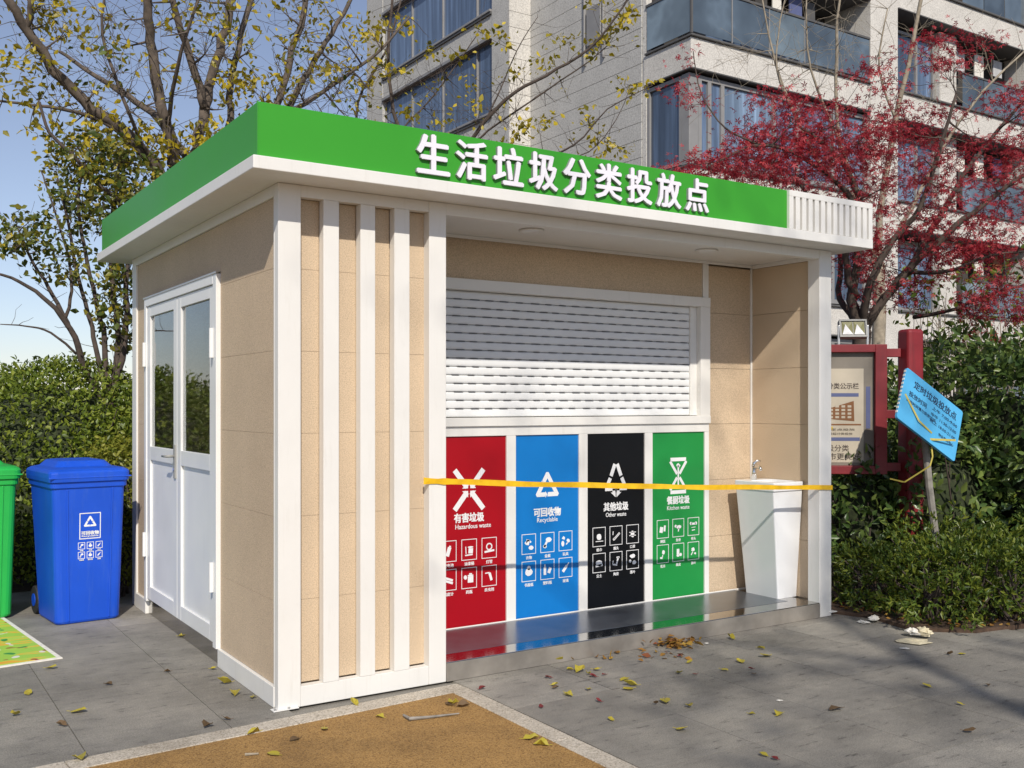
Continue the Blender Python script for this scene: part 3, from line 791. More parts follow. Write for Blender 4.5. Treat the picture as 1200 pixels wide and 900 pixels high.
mat_e = empty('play_mat', (-1.4, 2.4, 0)); tag(mat_e, 'lime green patterned foam mat with white edge under the green bin', 'mat')
c0, c1 = Vector((-.715, 1.665, 0)), Vector((-.885, 3.25, 0))
dm = (c1 - c0).normalized(); sm = Vector((-dm.y, dm.x, 0))        # sm points left
def mrect(i, z): 
    a = c0 + dm*i + sm*i; b = c1 - dm*i + sm*i; w = 1.3
    return [(*a.xy, z), (*b.xy, z), (*(b + sm*(w-2*i)).xy, z), (*(a + sm*(w-2*i)).xy, z)]
wpart(MB().loft([mrect(0, .0005), mrect(0, .006), mrect(.003, .0075)]), 'mat_border', LITTER, mat_e)
wpart(MB().loft([mrect(.028, .0076), mrect(.03, .009)]), 'mat_surface', mk_mat(), mat_e)

# notice board
nb = empty('notice_board', at(1067, 480, 8.35).xy.to_3d()); tag(nb, 'red framed notice board with faded posters behind the kiosk corner', 'notice board')
bo = at(1067, 474, 8.35); bo.z = 0                         # foot of the round post
bu = (-RT + FW * .10).normalized()                         # along the board, away from the post
bn = Vector((-bu.y, bu.x, 0)); bn = bn if bn.dot(FW) < 0 else -bn   # towards the viewer
def bp(u, z, d=0): p = bo + bu * u + bn * d; return Vector((p.x, p.y, z))
def bbox(name, mat, par, u0, u1, z0, z1, d0, d1, bevel=.004):
    o = MB().obox(bp(u0, z0, d0), bu * (u1 - u0), bn * (d1 - d0), (0, 0, z1 - z0)).build(name, mat, None, bevel)
    return hang(o, nb) if par is nb else o
def bsub(o, par): o.parent = par; return o
pu = (bu * .93 + bn * .37).normalized(); pv = Vector((-pu.y, pu.x, 0))
for u in (0, 2.0):
    wpart(MB().obox(bp(u, .022) - pu*.078 - pv*.078, pu*.156, pv*.156, (0, 0, 2.103)), 'post', REDWOOD, nb, bevel=.03, seg=4)
for z in (.98, 1.42, 1.93):
    bbox('cross_rail', REDWOOD, nb, .085, .22, z - .035, z + .035, -.03, .03); bbox('cross_rail', REDWOOD, nb, 1.78, 1.915, z - .035, z + .035, -.03, .03)
bbox('frame_stile', REDWOOD, nb, .2, .295, .92, 2.0, -.04, .05); bbox('frame_stile', REDWOOD, nb, 1.705, 1.8, .92, 2.0, -.04, .05)
bbox('frame_rail', REDWOOD, nb, .295, 1.705, 1.935, 2.0, -.04, .05); bbox('frame_rail', REDWOOD, nb, .295, 1.705, .92, .99, -.04, .05)
bbox('back_board', BOARDBK, nb, .2955, 1.7045, .9905, 1.9345, -.02, .0, 0)
po = bbox('poster', PAPER, nb, .38, .82, 1.015, 1.80, .001, .003, 0)
def ink(name, m, par, u0, u1, z0, z1): bsub(bbox(name, m, None, u0, u1, z0, z1, .0032, .004, 0), par)
ink('poster_stripe', INKBLUE, po, .42, .78, 1.565, 1.595); ink('poster_stripe', INKBLUE, po, .41, .80, 1.195, 1.225)
ink('poster_rule', INKBROWN, po, .40, .80, 1.325, 1.338); ink('poster_spot', INKYEL, po, .63, .66, 1.285, 1.315)
pb = MB()
def pf(u, v, d): return bp(u, v, .0042 + d)
pb.prism([(.46, 1.53), (.455, 1.36), (.78, 1.39), (.78, 1.43)], pf, 0, .0005)
bsub(pb.build('poster_photograph', INKBROWN), po)
pd = MB()
for k in range(5):
    for q in range(4):
        u = .48 + .05 * k; z = 1.385 + .03 * q; pd.prism([(u, z), (u + .03, z), (u + .03, z + .018), (u, z + .018)], pf, .0006, .001)
bsub(pd.build('printed_windows', PAPER), po)
vv, uu = Vector((0,0,1)), -bu
def ptext(q, size, u, z, bold, w):
    m = MB(); put_text(m, q, size, bp(u, z, .0045), uu, vv, bold, .0004, width=w); bsub(m.build('poster_lettering', INK), po)
ptext('垃圾分类公示栏', .055, .60, 1.655, .001, .36)
ptext('定时定点投放', .022, .6, 1.29, 0, .3)
ptext('从我做起分类投放', .022, .6, 1.255, 0, .26)
ptext('垃圾分类', .06, .62, 1.135, .0005, .24)
ptext('让城市更美好', .06, .60, 1.065, .0005, .38)
bsub(bbox('poster_margin', INKBLUE, None, .325, .36, 1.3, 1.65, .0005, .0025, 0), po)
# flood light on top of the board
fl = empty('flood_light', bp(.47, 2.0)); tag(fl, 'grey double flood lamp mounted on top of the notice board', 'lamp')
def lp_(mb, name, mat, **k): return wpart(mb, name, mat, fl, **k)
tlt = (UP * .96 - bn * .25).normalized(); tn = bu.cross(tlt); tn = tn if tn.dot(bn) > 0 else -tn
o0 = bp(.355, 2.06, .03)
lp_(MB().obox(o0, bu * .225, tlt * .155, -tn * .06), 'housing', GREYM, bevel=.008)
for a, b, w, t in ((0, 0, .225, .016), (0, .139, .225, .016), (0, .016, .014, .123), (.211, .016, .014, .123)):
    lp_(MB().obox(o0 + bu*a + tlt*b + tn*.001, bu*w, tlt*t, tn*.014), 'bezel', GREYM, bevel=.002)
for k in range(2):
    m = MB(); a = o0 + bu*(.02 + .095*k) + tlt*.02 + tn*.002
    m.add([a, a + bu*.088, a + bu*.088 + tlt*.115, a + tlt*.115, a + bu*.044 + tlt*.05 + tn*.012], [(0,1,4), (1,2,4), (2,3,4), (3,0,4)])
    lp_(m, 'reflector', OLIVE)
    m = MB(); q = a + tn*.0135; m.add([q, q + bu*.088, q + bu*.062 + tlt*.09, q + tn*.004 + bu*.04 + tlt*.02], [(0,1,2), (0,1,3), (1,2,3), (2,0,3)]); lp_(m, 'reflector_wing', PRINT)
for k in (-.004, .229): lp_(MB().obox(bp(.355 + k - .008, 2.001, -.0), bu*.016, (0,0,.16), bn*.025), 'bracket', ALU, bevel=.002)

# blue sign on a stick
sgn = empty('sign_on_stick', ground(1101, 690).xy.to_3d()); tag(sgn, 'tilted blue notice plate tied to a weathered stick by the red post', 'sign')
SD = 7.75; k_ = SD / FPX
o_ = at(1063, 430, SD)
wd_ = ray(1088, 482).normalized(); rd_ = wd_.cross(UP).normalized(); ud_ = rd_.cross(wd_)
k_ *= 1.03
su = rd_ * (60*k_) - ud_ * (51*k_) + wd_ * (60*k_); sv = -rd_ * (10*k_) - ud_ * (57*k_) - wd_ * (38.5*k_)
LU, LV = su.length, sv.length; su.normalize(); sv = (sv - su * sv.dot(su)).normalized(); sn = su.cross(sv)
sn = sn if sn.dot(FW) < 0 else -sn
def sp(u, v, d=0): return o_ + su*u + sv*v + sn*d
pl = MB()
r = .02; outl = []
for cx, cy, a0 in ((LU-r, LV-r, 0), (r, LV-r, 90), (r, r, 180), (LU-r, r, 270)):
    for k in range(4): a = R_(a0 + 30*k); outl.append((cx + r*math.cos(a), cy + r*math.sin(a)))
pl.prism(outl, lambda u, v, d: sp(u, v, d), -.022, 0)
plate = wpart(pl, 'sign_plate', SIGNB, sgn, bevel=.002)
def sgsub(mb, name, mat): o = mb.build(name, mat); o.parent = plate; return o
t = MB(); put_text(t, '定时垃圾投放点', .075, sp(LU*.53, LV*.20, .0012), su, -sv, .0012, .0006, width=LU*.74); sgsub(t, 'sign_title', SIGNINK)
def stext(q, size, a, b, bold, w):
    m = MB(); put_text(m, q, size, sp(LU*a, LV*b, .0012), su, -sv, bold, .0006, width=LU*w); sgsub(m, 'sign_text', SIGNINK)
stext('投放时间', .05, .26, .42, .0006, .3)
for a, q in ((.36, '上午 7:00-9:00'), (.48, '中午 11:30-13:00'), (.60, '晚上 18:00-21:00')): stext(q, .036, .72, a, .0003, .44)
stext('其他时间请勿投放垃圾', .032, .34, .56, .0002, .5)
stext('物业服务中心', .03, .8, .74, .0002, .26)
e_ = MB()
for k in range(11): e_.add(*[[sp(-.004, LV*(.06 + .08*k), -.02), sp(-.004, LV*(.10 + .08*k), -.02), sp(-.004, LV*(.10 + .08*k), -.002), sp(-.004, LV*(.06 + .08*k), -.002),
                             sp(.004, LV*(.06 + .08*k), -.02), sp(.004, LV*(.10 + .08*k), -.02), sp(.004, LV*(.10 + .08*k), -.002), sp(.004, LV*(.06 + .08*k), -.002)],
                            [(0,1,2,3), (7,6,5,4), (0,4,5,1), (1,5,6,2), (2,6,7,3), (3,7,4,0)]])
sgsub(e_, 'edge_trim', LITTER)
top = at(1083, 500, SD + .06); bot = ground(1102, 694); bot.z = -.02
wpart(MB().tube([bot, bot.lerp(top, .3) + RT*.01, bot.lerp(top, .65) - RT*.006, top], [.03, .029, .03, .026], 9), 'stick', STICKW, sgn, bevel=0)
def ribbon(pts, w):
    m = MB(); pts = [Vector(p) for p in pts]
    for a, b in zip(pts, pts[1:]):
        t = (b - a).normalized(); s = t.cross(FW).normalized() * w / 2
        m.obox(a - s, b - a, s * 2, FW * .003)
    return m
wpart(ribbon([sp(LU*.05, LV*.5, .004), at(1077, 493, SD-.12), sp(LU*.56, LV*.82, .006)], .012), 'ribbon', RIBBON, sgn)
wpart(ribbon([at(1081, 514, SD-.08), at(1095, 515, SD-.08), at(1120, 516, SD-.02)], .016), 'ribbon', RIBBON, sgn)
wpart(ribbon([at(1091, 515, SD-.05), at(1093, 535, SD-.04), at(1090, 546, SD-.03), at(1060, 565, SD+.1), at(1043, 561, SD+.25)], .011), 'ribbon', RIBBON, sgn)
#PART2
# ------------------------------------------------------------------ apartment building
bld = empty('apartment_building', (14.39, 12.46, 0)); tag(bld, 'grey stone and cream apartment block with blue windows and glass balconies', 'building')
XB, YBL, XL, YS, YE, XE, TOP = 14.39, 12.46, 13.66, 19.08, 28.6, 40.0, 19.05
def bb(name, mat, *a, bevel=0.0, par=None):
    o = box(name, mat, None, *a, bevel=bevel)
    if par is None: return hang(o, bld)
    o.parent = par; return o
core = bb('wall', CREAM, XB + 1.6, XE, YBL + 1.7, YE, 0, TOP, bevel=0)
SL = [.3, 3.3, 6.3, 9.3, 12.3, 15.3, 18.3]               # undersides of the floor bands
# west face: stone courses with open joints
wb = bb('stone_wall', BFRAME, XB + .06, XB + 1.59, YBL + 1.75, YS + .2, 0, TOP)
z = .1; k = 0
while z < TOP - .2:
    h = (.44, .43, .45, .55)[k % 4]
    bb('stone_course', GREYST, XB, XB + .0595, YBL + 1.76, YS - .001, z + .005, z + h - .005, par=wb, bevel=.004)
    bb('stone_course', CREAM, XL, XB - .001, YS, YS + .06, z + .005, z + h - .005, par=wb, bevel=.004)
    z += h; k += 1
bb('stone_wall', BDARK, XL + .002, XB + 1.58, YS + .0605, YS + .2, 0, TOP)
# west face of the deeper wing with windows
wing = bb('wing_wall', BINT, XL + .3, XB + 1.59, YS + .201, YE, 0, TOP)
bb('wing_pier', GREYST, XL, XL + .299, YS + .0606, YS + .95, 0, TOP, bevel=.01)
bb('wing_pier', GREYST, XL, XL + .299, 27.3, YE, 0, TOP, bevel=.01)
def window(x, y0, y1, z0, z1, nm, face='W', par=None, glass=None, fr=.05, rec=.06, mat=None):
    """a framed window, panes side by side; face W looks to -X, S looks to -Y"""
    fm = mat or BFRAME; glass = glass or BGLASS
    if face == 'W': B3 = lambda n, m, a0, a1, b0, b1, d0, d1, p: bb(n, m, x + d0, x + d1, a0, a1, b0, b1, par=p)
    else: B3 = lambda n, m, a0, a1, b0, b1, d0, d1, p: bb(n, m, a0, a1, x + d0, x + d1, b0, b1, par=p)
    w = B3('window', fm, y0, y1, z0, z0 + fr, 0, .12, None)
    B3('frame_head', fm, y0, y1, z1 - fr, z1, 0, .12, w)
    edges = [y0 + (y1 - y0) * t for t in nm]
    for q, e in enumerate(edges):
        a = e if q == 0 else (e - fr if q == len(edges) - 1 else e - fr / 2)
        B3('mullion', fm, a, a + fr, z0 + fr + .0005, z1 - fr - .0005, .001, .119, w)
    for q in range(len(edges) - 1):
        B3('pane', glass, edges[q] + fr * .52, edges[q+1] - fr * .52, z0 + fr * .9, z1 - fr * .9, rec, rec + .012, w)
    return w
for z0 in SL[:-1]:
    zs, zh = z0 + .62, z0 + 2.85
    bb('wing_band', GREYST, XL + .02, XL + .299, YS + .951, 27.299, z0 - .13, zs, bevel=.01)
    bb('window_sill', BFRAME, XL - .07, XL + .02, YS + .955, 27.29, zs + .0, zs + .07, bevel=.01)
    bb('window_lintel', BFRAME, XL - .05, XL + .0195, YS + .955, 27.29, zh - .02, zh + .08, bevel=.01)
    bb('sill_dark_strip', BDARK, XL - .04, XL + .0195, YS + .955, 27.29, zs - .07, zs - .001)  # dark strip right under the sill
    window(XL + .1, YS + .952, 27.298, zs + .001, zh + .02, (0, .14, .43, .72, 1), 'W')
bb('meter_box', BFRAME, XB - .09, XB - .001, 15.75, 16.35, 10.9, 11.9, bevel=.02)
for y in (15.65, 16.45): bb('drain_pipe', BFRAME, XB - .08, XB - .001, y, y + .06, 10.45, TOP, bevel=.02)
# south face
bb('corner_pilaster', CREAM, XB + .02, XB + .2, YBL + 1.6, YBL + 1.749, 0, TOP, bevel=.01)
for x0, x1 in ((20.8, 21.95), (28.4, 29.6), (36.2, 37.4)):
    bb('pilaster', CREAM, x0, x1, YBL - .03, YBL + 1.69, 0, TOP, bevel=.02)
for i, z0 in enumerate(SL):
    for x0, x1 in ((XB, 20.8), (21.95, 28.4), (29.6, 36.2)):
        bb('floor_band', CREAM, x0, x1 - .001, YBL, YBL + 1.69, z0, z0 + .72, bevel=.02)
        bb('dark_drip_edge', BDARK, x0 - (.05 if x0 < 15 else -.001), x1 - .002, YBL - .07, YBL + 1.6, z0 + .721, z0 + .77, bevel=.01)
        bb('dark_drip_edge', BDARK, x0 - (.05 if x0 < 15 else -.001), x1 - .002, YBL - .06, YBL + 1.6, z0 - .04, z0 - .001, bevel=.01)
    if i == len(SL) - 1: break
    zf, zc = z0 + .80, SL[i+1] - .076
    openb = (i == 3)
    if openb or i == 4:                                  # open balcony with glass parapet
        rl = bb('balcony_rail', BDARK, XB - .02, 20.79, YBL - .03, YBL + .03, zf + 1.09, zf + 1.15, bevel=.008)
        bb('rail_return', BDARK, XB - .02, XB + .04, YBL + .031, YBL + 1.59, zf + 1.09, zf + 1.15, par=rl)
        bb('rail_post', BDARK, XB - .015, XB + .035, YBL - .025, YBL + .025, zf + .001, zf + 1.0895, par=rl)
        for q in range(5):
            a = XB + .05 + q * 1.27
            bb('balcony_glass', RAILGL, a, a + 1.24, YBL - .006, YBL + .006, zf + .04, zf + 1.085, par=rl)
            bb('rail_post', BFRAME, a + 1.242, a + 1.268, YBL - .02, YBL + .02, zf + .001, zf + 1.0895, par=rl)
        bb('balcony_glass', RAILGL, XB - .002, XB + .01, YBL + .03, YBL + 1.55, zf + .04, zf + 1.085, par=rl)
        bb('balcony_shade', BINT, XB + .21, 20.795, YBL + 1.5, YBL + 1.69, zf, zc)  # dark box, the deep balcony's shade put into its colour
        window(YBL + 1.36, XB + 1.2, 20.0, zf + .02, zc - .3, (0, .33, .66, 1), 'S', glass=BGLASS)
        r5 = random.Random(i)
        for q in range(5):                                # washing on the line
            a = 16.4 + q * .62; hh = r5.uniform(.5, .9)
            bb('hanging_cloth', (CURT, BINT, LITTER, INKBLUE, BDARK)[q], a, a + r5.uniform(.3, .5), YBL + .5, YBL + .53, zc - .25 - hh, zc - .25)
        bb('air_conditioner', WHITE, 19.9, 20.7, YBL + .5, YBL + .85, zf + .01, zf + .6, bevel=.02)
        bb('air_conditioner', WHITE, XB + .35, XB + 1.0, YBL + .55, YBL + .85, zf + .01, zf + .55, bevel=.02)
    else:                                                # glazed bay
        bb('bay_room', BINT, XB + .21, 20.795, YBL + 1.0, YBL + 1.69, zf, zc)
        window(YBL + .10, XB + .32, 20.79, zf + .02, zc - .02, (0, .06, .13, .42, .56, .78, 1), 'S', fr=.11, mat=BFRAME)
        window(XB + .03, YBL + .36, YBL + 1.59, zf + .02, zc - .02, (0, 1), 'W', fr=.09)
        bb('corner_mullion', BFRAME, XB + .03, XB + .319, YBL + .10, YBL + .359, zf + .001, zc - .001, bevel=.01)
    # middle and right bays
    for x0, x1 in ((21.95, 28.4), (29.6, 36.2)):
        wd = x1 - x0
        bb('bay_wall', GREYST, x0 + .001, x1 - .001, YBL + .9, YBL + 1.69, zf, zc)
        window(YBL + .45, x0 + .15, x0 + wd * .36, zf + .05, zc - .25, (0, .62, 1), 'S', fr=.08)
        bb('bay_pier', CREAM, x0 + wd * .365, x0 + wd * .49, YBL + .3, YBL + .899, zf, zc, bevel=.01)
        bb('bay_pier', CREAM, x0 + .002, x0 + .145, YBL + .3, YBL + .899, zf, zc, bevel=.01)
        bb('recess_shade', BINT, x0 + wd * .492, x1 - .002, YBL + .8, YBL + .899, zf, zc)  # dark sheet over the bay wall, standing in for the balcony's shade
        rl = bb('balcony_rail', BDARK, x0 + wd * .492, x1 - .003, YBL + .1, YBL + .15, zf + 1.0, zf + 1.05)
        for q in range(3):
            a = x0 + wd * (.495 + .166 * q)
            bb('balcony_glass', RAILGL, a, a + wd * .16, YBL + .12, YBL + .132, zf + .03, zf + .999, par=rl)
        r5 = random.Random(i * 7 + int(x0))
        for q in range(3):
            a = x0 + wd * (.53 + .15 * q); hh = r5.uniform(.4, .8)
            bb('hanging_cloth', r5.choice((CURT, LITTER, INKBLUE, INKBROWN)), a, a + .45, YBL + .5, YBL + .53, zc - .2 - hh, zc - .2)

# ------------------------------------------------------------------ vegetation helpers
NPR = np.random.default_rng(7)
def rdirs(n, rng): d = rng.normal(size=(n, 3)); return d / np.linalg.norm(d, axis=1, keepdims=True)
def smooth_path(pts, sub=4):
    """pts: list of (Vector, radius); a Catmull-Rom refinement"""
    out = []; P = [p for p, _ in pts]; Rr = [r for _, r in pts]
    for i in range(len(P) - 1):
        p0, p1, p2, p3 = P[max(i-1, 0)], P[i], P[i+1], P[min(i+2, len(P)-1)]
        for k in range(sub):
            t = k / sub
            q = .5 * ((2*p1) + (p2-p0)*t + (2*p0-5*p1+4*p2-p3)*t*t + (3*p1-p0-3*p2+p3)*t*t*t)
            out.append((q, Rr[i] + (Rr[i+1]-Rr[i])*t))
    out.append((P[-1], Rr[-1])); return out
class Tree:
    def __init__(s, seed): s.k = 1.0; s.rng = random.Random(seed); s.limbs = []; s.twigs = []; s.nodes = []
    def limb(s, pts, sub=4, n=8):
        sp_ = smooth_path([(a, b * s.k) for a, b in pts], sub); r = s.rng
        sp_ = [(p + Vector((r.gauss(0,1), r.gauss(0,1), r.gauss(0,1))) * min(.02, q*.25), q) for p, q in sp_]
        s.limbs.append((sp_, n))
        for p, q in sp_: s.nodes.append((p, q))
        return sp_
    def plimb(s, pts, r0, r1, **k):                     # pts: (px, py, depth)
        m = len(pts)
        return s.limb([(at(*p), r0 + (r1 - r0) * i / (m - 1)) for i, p in enumerate(pts)], **k)
    def twig_to(s, target, rmax=.012, droop=.0, wob=.12, near=None):
        r = s.rng; T = Vector(target)
        best = min(s.nodes, key=lambda nd: (nd[0] - T).length_squared * (1 + (3 if nd[1] < .004 else 0)))
        a = best[0]; d = (T - a); L = d.length
        if L < 1e-3: return
        st = max(3, min(8, int(L / .12))); pts = []
        off = Vector((0,0,0))
        for k in range(st + 1):
            t = k / st
            off += Vector((r.gauss(0,1), r.gauss(0,1), r.gauss(0,1))) * wob * L / st * .5
            q = a + d * t + off * math.sin(math.pi * t) + Vector((0,0,-droop*L*math.sin(math.pi*t)))
            pts.append((q, max(.0022, min(best[1]*.7, rmax) * (1 - .75*t))))
        s.twigs.append(pts)
        for p, q in pts[1:]: s.nodes.append((p, q))
        return pts
    def sprays(s, count, length, rmax=.006, jit=.8, maxr=.05):
        """fine side shoots from existing wood"""
        r = s.rng; base = [nd for nd in s.nodes if nd[1] < maxr]; tips = []
        for _ in range(count):
            p, q = r.choice(base)
            d = Vector((r.gauss(0,1), r.gauss(0,1), r.gauss(.35,1))).normalized() * length * r.uniform(.4, 1.2)
            pts = []
            for k in range(4):
                t = k / 3
                pts.append((p + d * t + Vector((r.gauss(0,1), r.gauss(0,1), r.gauss(0,1))) * length * .06 * t * jit, max(.0016, min(q*.6, rmax) * (1 - .7*t))))
            s.twigs.append(pts); tips.append(pts[-1][0])
            for z_ in pts[1:]: s.nodes.append(z_)
        return tips
    def wood(s, root, bark, tname='trunk'):
        m = MB()
        for pts, n in s.limbs: m.tube([p for p, _ in pts], [q for _, q in pts], n)
        o = wpart(m, tname, bark, root, smooth=True)
        if s.twigs:
            m = MB()
            for pts in s.twigs: m.tube([p for p, _ in pts], [q for _, q in pts], 4, cap=False)
            wpart(m, 'twigs', bark, root, smooth=True)['kind'] = 'stuff'
        return o
def foliage(name, centers, per, spread, size, mat, root, rng, flat=.6, width=.5, up=.6, maple=False, fold=.25):
    C = np.array([tuple(c) for c in centers]); n = len(C) * per
    P = np.repeat(C, per, 0) + rng.normal(size=(n, 3)) * np.array([spread, spread, spread * flat])
    N = rdirs(n, rng) + np.array([0, 0, up]); D = rdirs(n, rng) + np.array([0, 0, -.25])
    S = size * rng.uniform(.55, 1.2, n)
    if maple: o = maple_object(name, P, N, D, S, mat)
    else: o = leaf_object(name, P, N, D, S, mat, width=width, fold=fold)
    o['kind'] = 'stuff'
    return hang(o, root)
def ell(cx, cy, D, rx, ry, rd, n, r):                   # points in an ellipsoid given by its centre pixel, radii in photo pixels, depth radius in metres
    out = []
    while len(out) < n:
        a, b, c = r.uniform(-1,1), r.uniform(-1,1), r.uniform(-1,1)
        if a*a + b*b + c*c > 1: continue
        out.append(at(cx + a*rx, cy + b*ry, D + c*rd))
    return out
def troot(name, px, D, label, cat='tree', group=None, dy=0):
    p = at(px, 474, D); e = empty(name, (p.x, p.y, -.06)); tag(e, label, cat, group); return e, Vector((p.x, p.y, -.06))

# ---- big half-bare tree behind the kiosk, left
r = random.Random(3)
e, b0 = troot('deciduous_tree', 215, 10.2, 'large half bare tree with thick grey limbs and yellowing leaves behind the kiosk roof')
T = Tree(11); T.k = .8
T.limb([(b0, .19), (at(213, 420, 10.2), .165), (at(212, 300, 10.2), .155), (at(208, 225, 10.2), .15)], n=12)
T.plimb([(208,240,10.2),(203,190,10.1),(196,150,10.0),(184,105,9.9),(178,50,9.8),(170,-10,9.6),(160,-80,9.4)], .085, .045)
T.plimb([(212,240,10.2),(228,185,10.3),(238,140,10.4),(244,105,10.5),(262,45,10.6),(274,-10,10.7),(290,-90,10.8)], .085, .045)
T.plimb([(241,125,10.4),(226,75,10.3),(206,20,10.1),(196,-50,9.9)], .06, .035)
T.plimb([(205,240,10.2),(178,190,10.0),(140,150,9.8),(100,118,9.6),(62,80,9.4),(34,38,9.2),(4,-14,9.0),(-30,-60,8.9)], .085, .045)
T.plimb([(30,35,9.2),(38,0,9.1),(30,-50,9.0)], .04, .025)
T.plimb([(222,190,10.3),(186,140,10.5),(150,112,10.7),(110,88,10.9),(70,60,11.1)], .058, .022)
T.plimb([(240,200,10.4),(268,150,10.9),(268,105,11.0),(284,40,11.1),(302,-30,11.2)], .058, .035)
T.plimb([(178,190,10.0),(120,142,9.7),(60,126,9.4),(-10,117,9.2)], .034, .012)
T.plimb([(178,190,10.0),(150,130,9.6),(120,40,9.4),(128,-30,9.3)], .026, .012)
T.plimb([(244,200,10.4),(300,160,10.7),(330,110,10.9),(343,60,11.0),(360,0,11.1),(372,-60,11.2)], .06, .035)
T.plimb([(300,160,10.7),(338,125,11.0),(362,80,11.1),(388,40,11.3),(414,-6,11.4)], .05, .026)
T.plimb([(310,150,10.7),(356,122,10.9),(402,92,11.1),(446,58,11.2),(480,20,11.4)], .036, .014)
T.plimb([(196,150,10.0),(212,60,9.4),(240,-20,9.2)], .03, .014)
for c in ell(110, 60, 9.6, 130, 95, .8, 70, r) + ell(270, 50, 10.6, 120, 90, .8, 60, r) + ell(390, 90, 11, 70, 80, .7, 50, r): T.twig_to(c, .014)
tips = T.sprays(650, .45, .0055)
hot = ell(150, 170, 9.9, 60, 25, .5, 20, r) + ell(225, 165, 10.2, 60, 26, .5, 34, r) + ell(100, 150, 9.6, 70, 40, .5, 26, r) + ell(300, 110, 10.6, 60, 40, .5, 22, r) + ell(30, 70, 9.2, 40, 60, .5, 12, r) + ell(235, 20, 9.6, 90, 35, .6, 14, r) + ell(60, 10, 9.3, 60, 20, .5, 12, r) + ell(360, 30, 11, 70, 40, .6, 16, r) + ell(20, 110, 9.3, 40, 60, .5, 10, r) + ell(420, 60, 11.1, 40, 60, .5, 12, r)
for c in hot: T.twig_to(c, .008)
T.wood(e, BARK)
foliage('crown', hot + r.sample(tips, 60), 9, .10, .08, L_YEL, e, NPR, width=.55)
foliage('crown', r.sample(tips, 60), 5, .10, .075, L_DARK, e, NPR, width=.55)

# ---- leafy multi-stemmed evergreen, far left
e, b0 = troot('evergreen_tree', 128, 9.0, 'slender multi stemmed tree with olive green leaves rising behind the round hedge')
T = Tree(5)
T.limb([(b0, .09), (at(125, 560, 9), .08), (at(128, 480, 9.0), .07)], n=10)
T.plimb([(128,490,9.0),(100,430,8.9),(82,385,8.8),(58,356,8.7),(22,330,8.6),(-10,318,8.5)], .035, .009)
T.plimb([(82,385,8.8),(62,345,8.8),(40,310,8.7),(18,262,8.7)], .022, .008)
T.plimb([(76,375,8.8),(84,340,8.8),(80,300,8.9),(62,240,8.9),(48,200,9)], .016, .006)
T.plimb([(128,480,9.0),(116,420,9.0),(104,370,9.0),(88,310,9.1),(78,250,9.1),(66,205,9.1)], .026, .008)
T.plimb([(128,480,9.0),(122,400,9.1),(112,350,9.2),(98,290,9.2),(92,230,9.2),(100,190,9.2)], .028, .010)
T.plimb([(128,480,9.0),(138,410,9.2),(134,350,9.3),(128,290,9.4),(134,240,9.4),(140,190,9.4)], .036, .012)
T.plimb([(130,470,9.0),(146,400,9.1),(148,330,9.2),(152,270,9.3),(160,220,9.5)], .034, .012)
T.plimb([(90,415,8.9),(60,390,8.8),(30,382,8.7),(0,380,8.6)], .012, .004)
T.plimb([(150,262,9.4),(138,236,9.3),(112,212,9.2),(84,180,9.0),(58,155,8.9),(46,120,8.9)], .022, .012)
C1 = ell(115, 225, 9.2, 55, 55, .5, 90, r) + ell(30, 275, 8.7, 40, 28, .4, 36, r) + ell(140, 350, 9.2, 24, 70, .4, 60, r) + ell(100, 180, 9.3, 60, 25, .5, 40, r) + ell(75, 310, 8.9, 30, 30, .4, 20, r) + ell(165, 215, 9.5, 35, 40, .4, 44, r)
for c in C1: T.twig_to(c, .008)
tips = T.sprays(160, .25, .004)
T.wood(e, BARKD)
foliage('crown', C1[:], 10, .085, .07, L_DARK, e, NPR, width=.6)
foliage('crown', r.sample(C1, 60), 7, .08, .07, L_YEL, e, NPR, width=.6)

# ---- thin yellow-leaved tree behind the roof, middle
e, b0 = troot('young_tree', 500, 12.0, 'thin tree with sparse yellow leaves and long bare twigs above the sign')
T = Tree(8)
T.limb([(b0, .09), (at(505, 420, 12), .075), (at(508, 260, 12), .06)], n=10)
T.plimb([(508,265,12),(480,190,12),(462,130,12),(455,60,12),(462,-20,12)], .03, .016)
T.plimb([(508,265,12),(430,180,11.8),(420,120,11.8),(452,60,11.8),(470,0,11.8)], .02, .01)
T.plimb([(508,265,12),(545,175,11.8),(592,118,11.6),(640,88,11.5),(690,58,11.4),(730,8,11.3),(745,-20,11.3)], .028, .007)
T.plimb([(520,230,12),(560,165,11.9),(620,120,11.8),(690,72,11.7),(715,50,11.7)], .016, .005)
T.plimb([(530,220,12),(600,200,11.5),(672,170,11.3),(712,128,11.2),(765,100,11.1)], .018, .004)
T.plimb([(640,190,11.5),(690,178,11.3),(722,140,11.2),(738,104,11.2)], .008, .003)
T.plimb([(500,255,12),(460,175,12.2),(510,110,12.3),(560,40,12.3)], .016, .006)
T.plimb([(545,175,11.8),(575,130,11.8),(605,60,11.8),(630,20,11.8)], .012, .004)
T.plimb([(508,265,12),(440,200,12.2),(400,165,12.2),(370,120,12.3)], .016, .005)
for c in ell(500, 120, 12, 110, 70, .7, 60, r) + ell(600, 140, 11.7, 90, 50, .5, 26, r): T.twig_to(c, .006)
tips = T.sprays(300, .38, .0035, maxr=.02)
hot = []
for px, py, q in ((560,35,4), (590,45,4), (640,70,4), (655,45,4), (690,60,4), (705,45,4), (735,15,6), (725,30,5), (700,5,3), (610,85,3), (560,120,2), (740,100,4), (765,98,2), (695,140,3), (615,150,5), (640,142,4), (600,160,4), (705,170,3), (733,178,3), (700,160,2), (690,190,2), (440,40,5), (455,80,5), (470,30,5), (430,100,4), (500,60,3), (545,70,3), (480,130,4), (520,140,3), (450,150,4), (500,160,3), (545,95,2)):
    hot += ell(px, py, 11.6, 9, 7, .2, q, r)
